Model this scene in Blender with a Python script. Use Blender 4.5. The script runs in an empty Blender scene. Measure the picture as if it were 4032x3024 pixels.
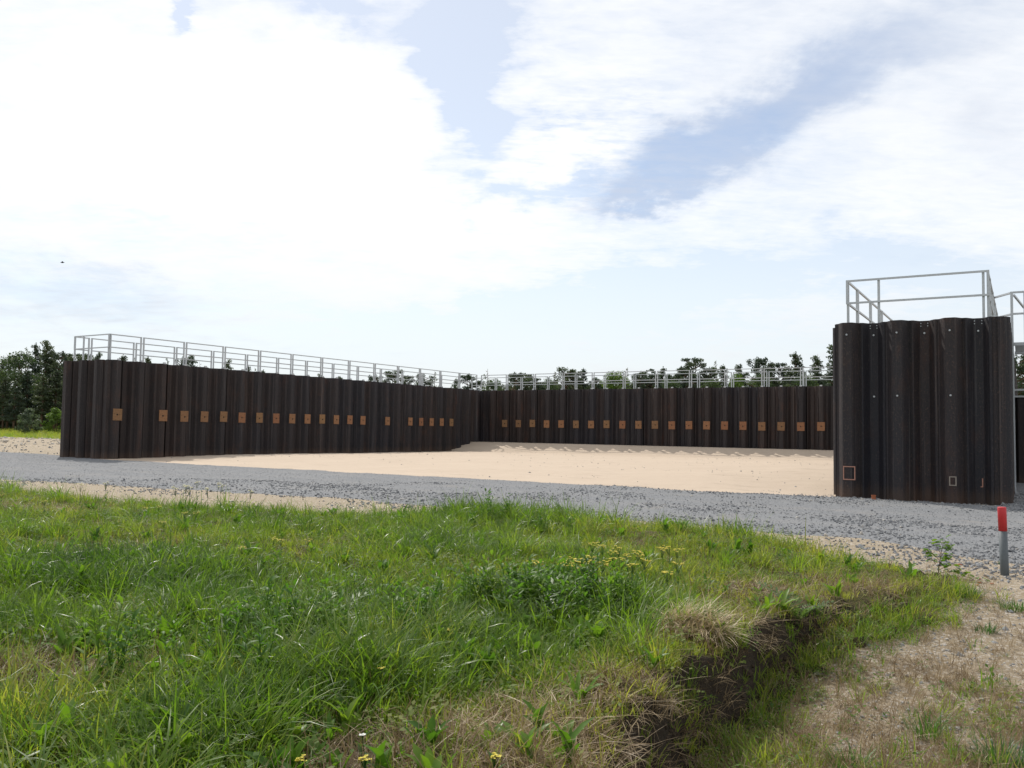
import bpy, math, random
import numpy as np
from mathutils import Matrix, Vector, Euler

random.seed(7)
RNG = np.random.default_rng(7)
scene = bpy.context.scene
COL = scene.collection
R = math.radians

# ------------------------------------------------------------------ camera
F, PITCH, ROLL, CAM_H = 3313.8, 0.0530, 0.0144, 1.457
cam_data = bpy.data.cameras.new('camera')
cam_data.sensor_width = 36.0
cam_data.lens = F / 4032 * 36
cam_data.clip_end = 3000
cam = bpy.data.objects.new('camera', cam_data)
COL.objects.link(cam)
cam.matrix_world = (Matrix.Translation((0, 0, CAM_H)) @ Matrix.Rotation(math.pi / 2 + PITCH, 4, 'X')
                    @ Matrix.Rotation(ROLL, 4, 'Z'))
scene.camera = cam

# ------------------------------------------------------------------ sun, sky, exposure
SUN_AZ, SUN_EL = R(-26), R(48)
sun_dir = Vector((math.sin(SUN_AZ) * math.cos(SUN_EL), math.cos(SUN_AZ) * math.cos(SUN_EL), math.sin(SUN_EL)))
sd = bpy.data.lights.new('sun', 'SUN')
sd.energy = 4.0
sd.angle = R(0.5)
sd.color = (1.0, 0.95, 0.87)
sun = bpy.data.objects.new('sun', sd)
COL.objects.link(sun)
sun.location = sun_dir * 60
sun.rotation_euler = sun_dir.to_track_quat('Z', 'Y').to_euler()

scene.view_settings.view_transform = 'Standard'
scene.view_settings.look = 'None'
scene.view_settings.exposure = 0.0
scene.view_settings.gamma = 1.0
scene.view_settings.use_curve_mapping = False


class Nodes:
    """tiny helper for building node trees"""
    def __init__(self, tree):
        self.t = tree
        tree.nodes.clear()

    def n(self, kind, **kw):
        nd = self.t.nodes.new(kind)
        for k, v in kw.items():
            setattr(nd, k, v)
        return nd

    def link(self, a, b):
        self.t.links.new(a, b)

    def put(self, sock, v):
        if isinstance(v, bpy.types.NodeSocket):
            self.link(v, sock)
        elif v is not None:
            sock.default_value = v

    def math(self, op, a, b=None, c=None, clamp=False):
        nd = self.n('ShaderNodeMath', operation=op, use_clamp=clamp)
        self.put(nd.inputs[0], a)
        self.put(nd.inputs[1], b)
        self.put(nd.inputs[2], c)
        return nd.outputs[0]

    def smooth(self, v, lo, hi, a=0.0, b=1.0):
        nd = self.n('ShaderNodeMapRange', interpolation_type='SMOOTHSTEP')
        self.put(nd.inputs[0], v)
        for i, x in enumerate((lo, hi, a, b)):
            self.put(nd.inputs[i + 1], x)
        return nd.outputs[0]

    def mix(self, fac, a, b, blend='MIX'):
        nd = self.n('ShaderNodeMix', data_type='RGBA', blend_type=blend)
        self.put(nd.inputs[0], fac)
        self.put(nd.inputs[6], rgba(a))
        self.put(nd.inputs[7], rgba(b))
        return nd.outputs[2]

    def noise(self, vec, scale, detail=4.0, rough=0.55, dist=0.0):
        nd = self.n('ShaderNodeTexNoise')
        self.put(nd.inputs['Vector'], vec)
        nd.inputs['Scale'].default_value = scale
        nd.inputs['Detail'].default_value = detail
        nd.inputs['Roughness'].default_value = rough
        nd.inputs['Distortion'].default_value = dist
        return nd.outputs['Fac']

    def voronoi(self, vec, scale, out='Distance', feature='F1'):
        nd = self.n('ShaderNodeTexVoronoi', feature=feature)
        self.put(nd.inputs['Vector'], vec)
        nd.inputs['Scale'].default_value = scale
        return nd.outputs[out]

    def ramp(self, fac, stops):
        nd = self.n('ShaderNodeValToRGB')
        el = nd.color_ramp.elements
        el[0].position, el[0].color = stops[0][0], rgba(stops[0][1])
        el[1].position, el[1].color = stops[1][0], rgba(stops[1][1])
        for p, c in stops[2:]:
            e = el.new(p)
            e.color = rgba(c)
        self.put(nd.inputs[0], fac)
        return nd.outputs[0]

    def mapping(self, vec, scale):
        nd = self.n('ShaderNodeMapping')
        self.put(nd.inputs['Vector'], vec)
        nd.inputs['Scale'].default_value = scale
        return nd.outputs[0]

    def bump(self, height, dist, strength=1.0):
        nd = self.n('ShaderNodeBump')
        self.put(nd.inputs['Height'], height)
        nd.inputs['Distance'].default_value = dist
        nd.inputs['Strength'].default_value = strength
        return nd.outputs[0]


def rgba(c):
    if isinstance(c, bpy.types.NodeSocket):
        return c
    if isinstance(c, (int, float)):
        return (c, c, c, 1)
    return tuple(c) if len(c) == 4 else (*c, 1)


world = bpy.data.worlds.new('World')
scene.world = world
world.use_nodes = True
W_ = Nodes(world.node_tree)
w_out = W_.n('ShaderNodeOutputWorld')
sky = W_.n('ShaderNodeTexSky', sky_type='NISHITA', sun_disc=False)
sky.sun_elevation = SUN_EL
sky.sun_rotation = SUN_AZ
sky.air_density, sky.dust_density, sky.ozone_density = 1.0, 0.3, 1.2
bg_sky = W_.n('ShaderNodeBackground')
W_.link(sky.outputs[0], bg_sky.inputs[0])
bg_sky.inputs[1].default_value = 0.13
tc = W_.n('ShaderNodeTexCoord').outputs['Generated']
sep = W_.n('ShaderNodeSeparateXYZ')
W_.link(tc, sep.inputs[0])
dx, dy, dz = sep.outputs
az = W_.math('MULTIPLY', W_.math('ARCTAN2', dx, dy), 57.2958)
el = W_.math('MULTIPLY', W_.math('ARCSINE', dz), 57.2958)
den = W_.math('ADD', W_.math('MAXIMUM', dz, 0.0), 0.16)
comb = W_.n('ShaderNodeCombineXYZ')
W_.link(W_.math('DIVIDE', dx, den), comb.inputs[0])
W_.link(W_.math('DIVIDE', dy, den), comb.inputs[1])
cp = comb.outputs[0]
n_big = W_.noise(cp, 1.3, 9, 0.56, 0.35)
n_mid = W_.noise(W_.mapping(cp, (1.0, 1.6, 1.0)), 4.5, 8, 0.6, 0.5)
n_fine = W_.noise(W_.mapping(cp, (1.0, 2.2, 1.0)), 14.0, 5, 0.6, 0.3)


# ragged edges: the cloud fields are bent by noise
wa = W_.noise(W_.mapping(cp, (1.0, 1.4, 1.0)), 3.2, 6, 0.62)
wb = W_.noise(W_.mapping(cp, (1.3, 1.0, 2.0)), 3.7, 6, 0.62)
az_w = W_.math('ADD', az, W_.math('MULTIPLY', W_.math('SUBTRACT', wa, 0.5), 11.0))
el_w = W_.math('ADD', el, W_.math('MULTIPLY', W_.math('SUBTRACT', wb, 0.5), 7.0))


def blob(a0, e0, sa, se, amp, tilt=0.0):
    da = W_.math('SUBTRACT', az_w, a0)
    de = W_.math('SUBTRACT', el_w, e0)
    ct, st = math.cos(R(tilt)), math.sin(R(tilt))
    u = W_.math('ADD', W_.math('MULTIPLY', da, ct / sa), W_.math('MULTIPLY', de, st / sa))
    v = W_.math('SUBTRACT', W_.math('MULTIPLY', de, ct / se), W_.math('MULTIPLY', da, st / se))
    q = W_.math('ADD', W_.math('MULTIPLY', u, u), W_.math('MULTIPLY', v, v))
    return W_.math('MULTIPLY', W_.math('EXPONENT', W_.math('MULTIPLY', q, -1.0)), amp)


def total(socks):
    s = socks[0]
    for x in socks[1:]:
        s = W_.math('ADD', s, x)
    return s


cover = total([
    W_.math('MULTIPLY', W_.math('SUBTRACT', n_big, 0.5), 0.9),
    W_.math('MULTIPLY', W_.math('SUBTRACT', n_mid, 0.5), 0.6),
    W_.math('MULTIPLY', W_.math('SUBTRACT', n_fine, 0.5), W_.math('ADD', blob(4.5, 18.8, 6.0, 3.2, 0.9), 0.35)),
    blob(-3.9, 22.3, 2.7, 4.8, -0.95, 8), blob(-2.0, 26.5, 3.4, 2.2, -0.5),
    blob(-1.0, 15.6, 3.2, 1.1, -0.55, 6), blob(2.6, 20.6, 2.6, 0.9, -0.3, -4), blob(4.0, 16.4, 2.4, 0.8, -0.4),
    blob(-21.3, 24.6, 0.7, 1.2, -0.8), blob(-12.5, 26.6, 4.5, 1.5, -0.55),
    blob(10.5, 17.2, 7.0, 2.2, -0.24, 20), blob(21.0, 21.5, 8.0, 2.4, -0.15, 20), blob(-20.0, 12.0, 9.0, 1.3, -0.28),
    blob(-26.0, 8.5, 8.0, 2.0, -0.2), blob(-6.5, 6.2, 7.5, 1.5, -0.62, 8), blob(9.0, 9.0, 12.0, 2.2, -0.55, 10),
    blob(25.0, 10.5, 5.0, 1.8, -0.5, -12), blob(-15.0, 17.0, 16.0, 7.0, 0.5),
])
cover = W_.math('ADD', cover, 0.66)
hard = W_.smooth(cover, -0.15, 0.95)
soft = W_.smooth(cover, -0.45, 1.05)
soft_f = W_.math('MAXIMUM', W_.smooth(az_w, 3.0, 14.0), W_.smooth(el_w, 13.0, 7.0))
cloud_mask = W_.math('ADD', hard, W_.math('MULTIPLY', W_.math('SUBTRACT', soft, hard), soft_f))
shade = total([
    W_.math('MULTIPLY', W_.math('SUBTRACT', n_mid, 0.5), 0.7),
    W_.math('MULTIPLY', W_.math('SUBTRACT', n_big, 0.45), 0.45),
    blob(11.0, 17.6, 7.0, 2.2, 0.75, 22), blob(17.0, 20.6, 6.0, 2.6, 0.6, 24), blob(25.0, 23.0, 6.5, 2.0, 0.42, 10),
    blob(8.0, 15.4, 4.0, 0.8, 0.4, 8), blob(30.0, 18.0, 4.0, 3.0, 0.28), blob(-27.0, 7.5, 8.0, 2.2, 0.5),
    blob(-20.0, 4.5, 9.0, 1.2, 0.2), blob(26.0, 5.0, 9.0, 3.0, 0.22),
    blob(-12.0, 18.0, 14.0, 8.0, -0.4), blob(18.0, 13.3, 6.0, 1.3, -0.35, 6),
])
shade = W_.smooth(shade, 0.02, 0.85)
# farther round the horizon the deck stays pale; nearer the sun it is whitest
cloud_col = W_.mix(shade, (1.05, 1.06, 1.07), (0.62, 0.69, 0.83))
haze_f = W_.smooth(el, 14.0, 0.0)
cloud_col = W_.mix(W_.math('MULTIPLY', haze_f, 0.85), cloud_col, (0.81, 0.855, 0.895))
bg_cloud = W_.n('ShaderNodeBackground')
W_.link(cloud_col, bg_cloud.inputs[0])
bg_cloud.inputs[1].default_value = 1.0
veil = W_.math('MAXIMUM', cloud_mask, W_.math('ADD', W_.math('MULTIPLY', haze_f, 0.42), 0.50))
mixs = W_.n('ShaderNodeMixShader')
W_.link(veil, mixs.inputs[0])
W_.link(bg_sky.outputs[0], mixs.inputs[1])
W_.link(bg_cloud.outputs[0], mixs.inputs[2])
W_.link(mixs.outputs[0], w_out.inputs[0])


# ------------------------------------------------------------------ materials
def material(name):
    m = bpy.data.materials.new(name)
    m.use_nodes = True
    N = Nodes(m.node_tree)
    out = N.n('ShaderNodeOutputMaterial')
    return m, N, out


def principled(N, out, color, rough=0.8, spec=0.3, normal=None, metal=0.0):
    b = N.n('ShaderNodeBsdfPrincipled')
    N.put(b.inputs['Base Color'], rgba(color))
    N.put(b.inputs['Roughness'], rough)
    N.put(b.inputs['Specular IOR Level'], spec)
    N.put(b.inputs['Metallic'], metal)
    if normal is not None:
        N.link(normal, b.inputs['Normal'])
    if out is not None:
        N.link(b.outputs[0], out.inputs[0])
    return b


def obj_coords(N):
    return N.n('ShaderNodeTexCoord').outputs['Object']


def world_pos(N):
    return N.n('ShaderNodeNewGeometry').outputs['Position']


def attr(N, name, kind='GEOMETRY', out='Fac'):
    return N.n('ShaderNodeAttribute', attribute_name=name, attribute_type=kind).outputs[out]


def mat_steel(name='rusted sheet pile steel'):
    m, N, out = material(name)
    p = world_pos(N)
    rnd = N.n('ShaderNodeObjectInfo').outputs['Random']
    streak = N.noise(N.mapping(p, (9, 9, 0.35)), 1.0, 6, 0.65)
    blot = N.noise(N.mapping(p, (2.6, 2.6, 1.1)), 1.0, 7, 0.68)
    speck = N.noise(N.mapping(p, (1, 1, 0.6)), 34, 4, 0.75)
    c = N.mix(streak, (0.0095, 0.0095, 0.0125), (0.030, 0.027, 0.028))
    c = N.mix(N.math('MULTIPLY', N.smooth(blot, 0.5, 0.8), 0.75), c, (0.058, 0.030, 0.020))
    warm = N.smooth(N.noise(p, 0.09, 2, 0.5), 0.42, 0.6)
    c = N.mix(1.0, c, N.mix(warm, (0.92, 0.95, 1.06), (1.12, 0.98, 0.9)), 'MULTIPLY')
    runs = N.smooth(N.noise(N.mapping(p, (16, 16, 0.18)), 1.0, 4, 0.6), 0.57, 0.74)
    c = N.mix(N.math('MULTIPLY', runs, 0.6), c, (0.125, 0.118, 0.115))
    c = N.mix(N.math('MULTIPLY', N.smooth(speck, 0.53, 0.7), 0.85), c, (0.078, 0.058, 0.048))
    z = N.n('ShaderNodeSeparateXYZ')
    N.link(p, z.inputs[0])
    low = N.math('ADD', N.smooth(z.outputs[2], 0.75, 0.0), N.math('MULTIPLY', N.math('SUBTRACT', streak, 0.5), 1.2))
    c = N.mix(N.math('MULTIPLY', N.smooth(low, 0.5, 1.1), 0.5), c, (0.085, 0.058, 0.04))
    c = N.mix(1.0, c, N.ramp(rnd, [(0, (0.70, 0.73, 0.84)), (0.35, (1.0, 0.98, 1.0)), (0.7, (1.18, 0.98, 0.88)), (1, (0.78, 0.79, 0.86))]), 'MULTIPLY')
    bump = N.bump(N.math('ADD', streak, N.math('MULTIPLY', speck, 1.2)), 0.008)
    principled(N, out, c, 0.62, 0.35, bump)
    return m


def mat_galv():
    m, N, out = material('galvanised steel')
    p = world_pos(N)
    c = N.mix(N.noise(p, 26, 4, 0.6), (0.34, 0.36, 0.38), (0.56, 0.58, 0.60))
    principled(N, out, c, 0.42, 0.5, None, 0.35)
    return m


def mat_flat(name, col, rough=0.7, spec=0.3, var=0.25, scale=8.0):
    m, N, out = material(name)
    f = N.noise(obj_coords(N), scale, 4, 0.6)
    a = tuple(c * (1 - var) for c in col)
    b = tuple(min(0.9, c * (1 + var)) for c in col)
    principled(N, out, N.mix(f, a, b), rough, spec)
    return m


def mat_osb():
    m, N, out = material('strand board')
    o = obj_coords(N)
    rnd = N.n('ShaderNodeObjectInfo').outputs['Random']
    fl = N.voronoi(N.mapping(o, (1.0, 1.0, 2.2)), 26, 'Color')
    fl2 = N.noise(o, 18, 4, 0.7)
    c = N.ramp(rnd, [(0, (0.225, 0.095, 0.05)), (0.4, (0.275, 0.135, 0.066)), (0.7, (0.17, 0.098, 0.05)), (1, (0.23, 0.135, 0.062))])
    sp = N.n('ShaderNodeSeparateColor')
    N.link(fl, sp.inputs[0])
    c = N.mix(N.math('MULTIPLY', sp.outputs[0], 0.55), c, (0.29, 0.16, 0.09))
    c = N.mix(N.smooth(fl2, 0.54, 0.68), c, (0.09, 0.042, 0.026))
    principled(N, out, c, 0.8, 0.2, N.bump(sp.outputs[1], 0.004))
    return m


def mat_gravel():
    m, N, out = material('crushed grey gravel')
    p = world_pos(N)
    v1 = N.voronoi(p, 46, 'Color')
    d1 = N.voronoi(p, 46, 'Distance')
    sp = N.n('ShaderNodeSeparateColor')
    N.link(v1, sp.inputs[0])
    c = N.mix(sp.outputs[0], (0.125, 0.131, 0.140), (0.225, 0.230, 0.238))
    big = N.noise(N.mapping(p, (0.25, 0.5, 1)), 1.0, 5, 0.6)
    c = N.mix(N.smooth(big, 0.35, 0.7, 0.0, 0.45), c, (0.20, 0.203, 0.208))
    mid = N.noise(p, 3.2, 6, 0.7)
    c = N.mix(N.smooth(mid, 0.56, 0.78, 0.0, 0.4), c, (0.145, 0.15, 0.157))
    c = N.mix(N.math('MULTIPLY', N.smooth(N.noise(p, 0.9, 4, 0.6), 0.56, 0.75), 0.28), c, (0.31, 0.27, 0.225))
    c = N.mix(N.math('MULTIPLY', attr(N, 'rut'), 0.4), c, (0.225, 0.222, 0.222))
    h = N.math('ADD', N.math('MULTIPLY', d1, -1.0), N.math('MULTIPLY', mid, 1.2))
    principled(N, out, c, 0.9, 0.15, N.bump(h, 0.007))
    return m


def mat_sand(name, a, b, dark, fleck=0.62):
    m, N, out = material(name)
    p = world_pos(N)
    big = N.noise(N.mapping(p, (0.5, 0.9, 1)), 0.8, 6, 0.6)
    fine = N.noise(p, 28, 5, 0.7)
    rt = N.n('ShaderNodeVectorRotate', rotation_type='Z_AXIS')
    N.link(p, rt.inputs[0])
    rt.inputs['Angle'].default_value = 0.5456
    tracks = N.noise(N.mapping(rt.outputs[0], (0.3, 1.9, 1)), 1.3, 7, 0.68)
    c = N.mix(big, a, b)
    c = N.mix(N.smooth(tracks, 0.56, 0.7, 0.0, 0.55), c, dark)
    c = N.mix(N.smooth(fine, fleck, fleck + 0.13, 0.0, 0.55), c, dark)
    h = N.math('ADD', N.math('MULTIPLY', fine, 0.5), N.math('MULTIPLY', tracks, 1.5))
    principled(N, out, c, 0.9, 0.15, N.bump(h, 0.03))
    return m


def mat_ground():
    m, N, out = material('sandy ground and rough grass')
    p = world_pos(N)
    g = attr(N, 'grass')
    fine = N.noise(p, 34, 5, 0.7)
    mid = N.noise(p, 4.0, 6, 0.65)
    stones = N.voronoi(p, 42, 'Color')
    sp = N.n('ShaderNodeSeparateColor')
    N.link(stones, sp.inputs[0])
    sand = N.mix(mid, (0.26, 0.21, 0.145), (0.37, 0.305, 0.22))
    sand = N.mix(N.smooth(sp.outputs[0], 0.72, 0.8, 0.0, 0.7), sand, (0.50, 0.45, 0.39))
    sand = N.mix(N.smooth(fine, 0.55, 0.7, 0.0, 0.7), sand, (0.15, 0.105, 0.07))
    far = N.noise(p, 0.22, 6, 0.7)
    tuft = N.noise(p, 1.7, 5, 0.7)
    gr = N.mix(far, (0.10, 0.15, 0.032), (0.20, 0.21, 0.06))
    gr = N.mix(N.smooth(tuft, 0.5, 0.72, 0.0, 0.6), gr, (0.24, 0.22, 0.09))
    f = N.math('ADD', g, N.math('MULTIPLY', N.math('SUBTRACT', mid, 0.5), 0.9))
    c = N.mix(N.smooth(f, 0.4, 0.6), sand, gr)
    principled(N, out, c, 0.9, 0.15, N.bump(N.math('ADD', fine, mid), 0.03))
    return m


def mat_mound():
    m, N, out = material('turf and soil')
    p = world_pos(N)
    geo = N.n('ShaderNodeNewGeometry')
    s = N.n('ShaderNodeSeparateXYZ')
    N.link(geo.outputs['True Normal'], s.inputs[0])
    fine = N.noise(p, 40, 5, 0.7)
    mid = N.noise(p, 6, 5, 0.65)
    turf = N.mix(mid, (0.055, 0.062, 0.02), (0.12, 0.10, 0.045))
    turf = N.mix(N.smooth(fine, 0.5, 0.7), turf, (0.17, 0.13, 0.07))
    soil = N.mix(mid, (0.024, 0.019, 0.014), (0.062, 0.047, 0.033))
    soil = N.mix(N.smooth(fine, 0.58, 0.72), soil, (0.14, 0.10, 0.065))
    c = N.mix(N.smooth(s.outputs[2], 0.9, 0.72), turf, soil)
    principled(N, out, c, 0.92, 0.15, N.bump(N.math('ADD', fine, mid), 0.035))
    return m


def mat_blade(name, stops, trans=0.42, rough=0.38, spec=0.45, sat=(1.25, 1.35, 0.7), source='INSTANCER'):
    m, N, out = material(name)
    if source == 'INSTANCER':
        t = attr(N, 'tint', 'INSTANCER')
    else:
        t = N.n('ShaderNodeObjectInfo').outputs['Random']
    rnd = N.noise(world_pos(N), 23, 2, 0.5)
    t = N.math('ADD', t, N.math('MULTIPLY', N.math('SUBTRACT', rnd, 0.5), 0.5), clamp=True)
    c = N.ramp(t, stops)
    b = principled(N, None, c, rough, spec)
    tr = N.n('ShaderNodeBsdfTranslucent')
    N.link(N.mix(1.0, c, sat, 'MULTIPLY'), tr.inputs[0])
    mx = N.n('ShaderNodeMixShader')
    mx.inputs[0].default_value = trans
    N.link(b.outputs[0], mx.inputs[1])
    N.link(tr.outputs[0], mx.inputs[2])
    N.link(mx.outputs[0], out.inputs[0])
    return m


def mat_foliage(name, dark, light, trans=0.25):
    m, N, out = material(name)
    rnd = N.n('ShaderNodeObjectInfo').outputs['Random']
    v = attr(N, 'leaf')
    c = N.mix(v, dark, light)
    c = N.mix(1.0, c, N.ramp(rnd, [(0, (0.8, 0.85, 0.9)), (1, (1.2, 1.12, 0.95))]), 'MULTIPLY')
    b = principled(N, None, c, 0.55, 0.3)
    tr = N.n('ShaderNodeBsdfTranslucent')
    N.link(N.mix(1.0, c, (1.2, 1.3, 0.7), 'MULTIPLY'), tr.inputs[0])
    mx = N.n('ShaderNodeMixShader')
    mx.inputs[0].default_value = trans
    N.link(b.outputs[0], mx.inputs[1])
    N.link(tr.outputs[0], mx.inputs[2])
    N.link(mx.outputs[0], out.inputs[0])
    return m


def mat_bark():
    m, N, out = material('bark')
    o = world_pos(N)
    f = N.noise(N.mapping(o, (6, 6, 1.2)), 1.0, 5, 0.6)
    principled(N, out, N.mix(f, (0.05, 0.035, 0.025), (0.17, 0.11, 0.075)), 0.9, 0.15)
    return m


def mat_stone():
    m, N, out = material('crushed stone')
    t = attr(N, 'tint', 'INSTANCER')
    f = N.noise(obj_coords(N), 2.0, 3, 0.6)
    c = N.ramp(t, [(0, (0.065, 0.068, 0.075)), (0.45, (0.15, 0.155, 0.165)), (0.8, (0.27, 0.275, 0.28)), (1, (0.47, 0.42, 0.35))])
    c = N.mix(N.math('MULTIPLY', f, 0.4), c, (0.15, 0.155, 0.16))
    principled(N, out, c, 0.75, 0.3)
    return m


M = dict(
    steel=mat_steel(), galv=mat_galv(), osb=mat_osb(), gravel=mat_gravel(), ground=mat_ground(), mound=mat_mound(),
    bark=mat_bark(), stone=mat_stone(),
    yard=mat_sand('pale compacted sand', (0.43, 0.347, 0.27), (0.50, 0.412, 0.325), (0.31, 0.25, 0.195), 0.62),
    fill=mat_flat('gravel fill', (0.28, 0.25, 0.21), 0.9, 0.2),
    black=mat_flat('black paint', (0.012, 0.011, 0.011), 0.6, 0.2),
    red=mat_flat('red paint', (0.47, 0.028, 0.035), 0.5, 0.4, 0.12, 30),
    grey=mat_flat('grey plastic', (0.10, 0.115, 0.125), 0.55, 0.3, 0.2, 40),
    orange=mat_flat('orange brown clay', (0.30, 0.10, 0.045), 0.7, 0.3),
    mark=mat_flat('faded orange marking paint', (0.38, 0.20, 0.15), 0.8, 0.2, 0.45, 30),
    chalk=mat_flat('faded pale marking paint', (0.27, 0.235, 0.20), 0.8, 0.2, 0.5, 40),
    green=mat_blade('grass blades', [(0, (0.048, 0.105, 0.012)), (0.5, (0.136, 0.212, 0.030)), (1, (0.275, 0.268, 0.065))], 0.50, 0.45, 0.22, (1.65, 1.75, 0.75)),
    gloss=mat_blade('glossy grass blades', [(0, (0.048, 0.105, 0.014)), (0.5, (0.132, 0.206, 0.034)), (1, (0.26, 0.255, 0.065))], 0.48, 0.36, 0.32, (1.6, 1.7, 0.75)),
    weed=mat_blade('weed leaves', [(0, (0.055, 0.125, 0.016)), (0.5, (0.10, 0.19, 0.022)), (1, (0.17, 0.24, 0.03))], 0.45, 0.45, 0.3, (1.5, 1.6, 0.7)),
    herbclump=mat_blade('herb clump leaves', [(0, (0.050, 0.118, 0.020)), (0.5, (0.088, 0.175, 0.026)), (1, (0.14, 0.215, 0.035))], 0.46, 0.5, 0.22, (1.5, 1.65, 0.7)),
    clover=mat_blade('small herb leaves', [(0, (0.05, 0.105, 0.022)), (0.5, (0.095, 0.16, 0.03)), (1, (0.19, 0.20, 0.055))], 0.42, 0.62, 0.2),
    soil=mat_flat('dark soil', (0.045, 0.034, 0.024), 0.95, 0.1, 0.4, 3),
    dry=mat_blade('straw', [(0, (0.13, 0.085, 0.045)), (0.5, (0.29, 0.215, 0.12)), (1, (0.50, 0.41, 0.27))], 0.25, 0.5, 0.3, (1.05, 1.0, 0.85)),
    herb=mat_blade('herb leaves', [(0, (0.040, 0.105, 0.022)), (1, (0.085, 0.165, 0.030))], 0.45, 0.4, 0.45, source='OBJECT'),
    silver=mat_blade('silvery herb leaves', [(0, (0.060, 0.125, 0.035)), (1, (0.11, 0.17, 0.05))], 0.40, 0.45, 0.3, source='OBJECT'),
    dock=mat_blade('broad leaves', [(0, (0.075, 0.165, 0.020)), (1, (0.14, 0.215, 0.030))], 0.5, 0.4, 0.45, source='OBJECT'),
    strawobj=mat_blade('dry straw', [(0, (0.42, 0.34, 0.21)), (1, (0.60, 0.50, 0.34))], 0.25, 0.5, 0.3, (1.05, 1.0, 0.85), source='OBJECT'),
    yellow=mat_flat('yellow petals', (0.50, 0.42, 0.045), 0.6, 0.2, 0.2, 60),
    cream=mat_flat('cream petals', (0.66, 0.62, 0.30), 0.6, 0.2, 0.2, 60),
    white=mat_flat('white seed down', (0.62, 0.62, 0.58), 0.8, 0.1, 0.1, 60),
    bird=mat_flat('dark plumage', (0.04, 0.04, 0.045), 0.7, 0.2),
    pine=mat_foliage('pine needles', (0.036, 0.055, 0.040), (0.088, 0.115, 0.070)),  # needle colour lightened to stand in for haze over the far trees
    leafy=mat_foliage('deciduous leaves', (0.046, 0.074, 0.042), (0.105, 0.145, 0.065), 0.38),  # lightened likewise: distance haze put into the leaf colour
    bright=mat_foliage('bright green leaves', (0.060, 0.11, 0.022), (0.13, 0.20, 0.04), 0.4),
    greybush=mat_foliage('grey green leaves', (0.06, 0.085, 0.06), (0.15, 0.18, 0.12), 0.35),
)


# ------------------------------------------------------------------ mesh helpers
class MB:
    """collects vertices and faces; build() links them as ONE mesh object"""
    def __init__(self):
        self.v, self.f = [], []

    def add(self, verts, faces):
        o = len(self.v)
        self.v.extend(tuple(map(float, p)) for p in verts)
        self.f.extend(tuple(i + o for i in q) for q in faces)

    def box(self, c, s):
        x, y, z = c
        a, b, d = s[0] / 2, s[1] / 2, s[2] / 2
        vs = [(x + i * a, y + j * b, z + k * d) for k in (-1, 1) for j in (-1, 1) for i in (-1, 1)]
        self.add(vs, [(0, 2, 3, 1), (4, 5, 7, 6), (0, 1, 5, 4), (2, 6, 7, 3), (0, 4, 6, 2), (1, 3, 7, 5)])

    def bar(self, a, b, w, up=(0, 0, 1)):
        """square bar of width w from a to b"""
        a, b = Vector(a), Vector(b)
        d = (b - a).normalized()
        u = Vector(up)
        if abs(d.dot(u)) > 0.95:
            u = Vector((0, 1, 0))
        s = d.cross(u).normalized() * w / 2
        t = s.cross(d).normalized() * w / 2
        vs = [p + i * s + j * t for p in (a, b) for i, j in ((-1, -1), (1, -1), (1, 1), (-1, 1))]
        self.add(vs, [(0, 1, 2, 3)[::-1], (4, 5, 6, 7)] + [(i, (i + 1) % 4, (i + 1) % 4 + 4, i + 4) for i in range(4)])

    def tube(self, pts, rad, sides=6, cap=True):
        n = len(pts)
        pts = [Vector(p) for p in pts]
        rads = rad if hasattr(rad, '__len__') else [rad] * n
        o = len(self.v)
        for i, p in enumerate(pts):
            d = (pts[min(i + 1, n - 1)] - pts[max(i - 1, 0)]).normalized()
            u = Vector((1, 0, 0)) if abs(d.x) < 0.8 else Vector((0, 1, 0))
            s = d.cross(u).normalized()
            t = d.cross(s)
            for k in range(sides):
                an = 2 * math.pi * k / sides
                self.v.append(tuple(p + (s * math.cos(an) + t * math.sin(an)) * rads[i]))
        for i in range(n - 1):
            for k in range(sides):
                a, b = o + i * sides + k, o + i * sides + (k + 1) % sides
                self.f.append((a, a + sides, b + sides, b))
        if cap:
            self.f.append(tuple(o + k for k in range(sides)))
            self.f.append(tuple(o + (n - 1) * sides + k for k in reversed(range(sides))))

    def mesh(self, name, mat, smooth=False):
        me = bpy.data.meshes.new(name)
        me.from_pydata(self.v, [], self.f)
        me.materials.append(mat)
        if smooth:
            me.polygons.foreach_set('use_smooth', [True] * len(me.polygons))
        me.update()
        return me

    def build(self, name, mat, parent=None, smooth=False, loc=(0, 0, 0), rz=0.0):
        return place(name, self.mesh(name, mat, smooth), parent, loc, rz)


def place(name, mesh, parent=None, loc=(0, 0, 0), rz=0.0):
    o = bpy.data.objects.new(name, mesh)
    COL.objects.link(o)
    o.parent = parent
    o.location = loc
    o.rotation_euler = (0, 0, rz)
    return o


def tag(o, label=None, cat=None, group=None, kind=None):
    for k, v in (('label', label), ('category', cat), ('group', group), ('kind', kind)):
        if v:
            o[k] = v
    return o


def thing(name, label, cat, loc=(0, 0, 0), rz=0.0, group=None):
    o = bpy.data.objects.new(name, None)
    o.empty_display_size = 0.3
    COL.objects.link(o)
    o.location = loc
    o.rotation_euler = (0, 0, rz)
    return tag(o, label, cat, group)


def copy_tree(o, parent=None):
    c = o.copy()
    COL.objects.link(c)
    c.parent = parent
    for ch in o.children:
        copy_tree(ch, c)
    return c


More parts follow.
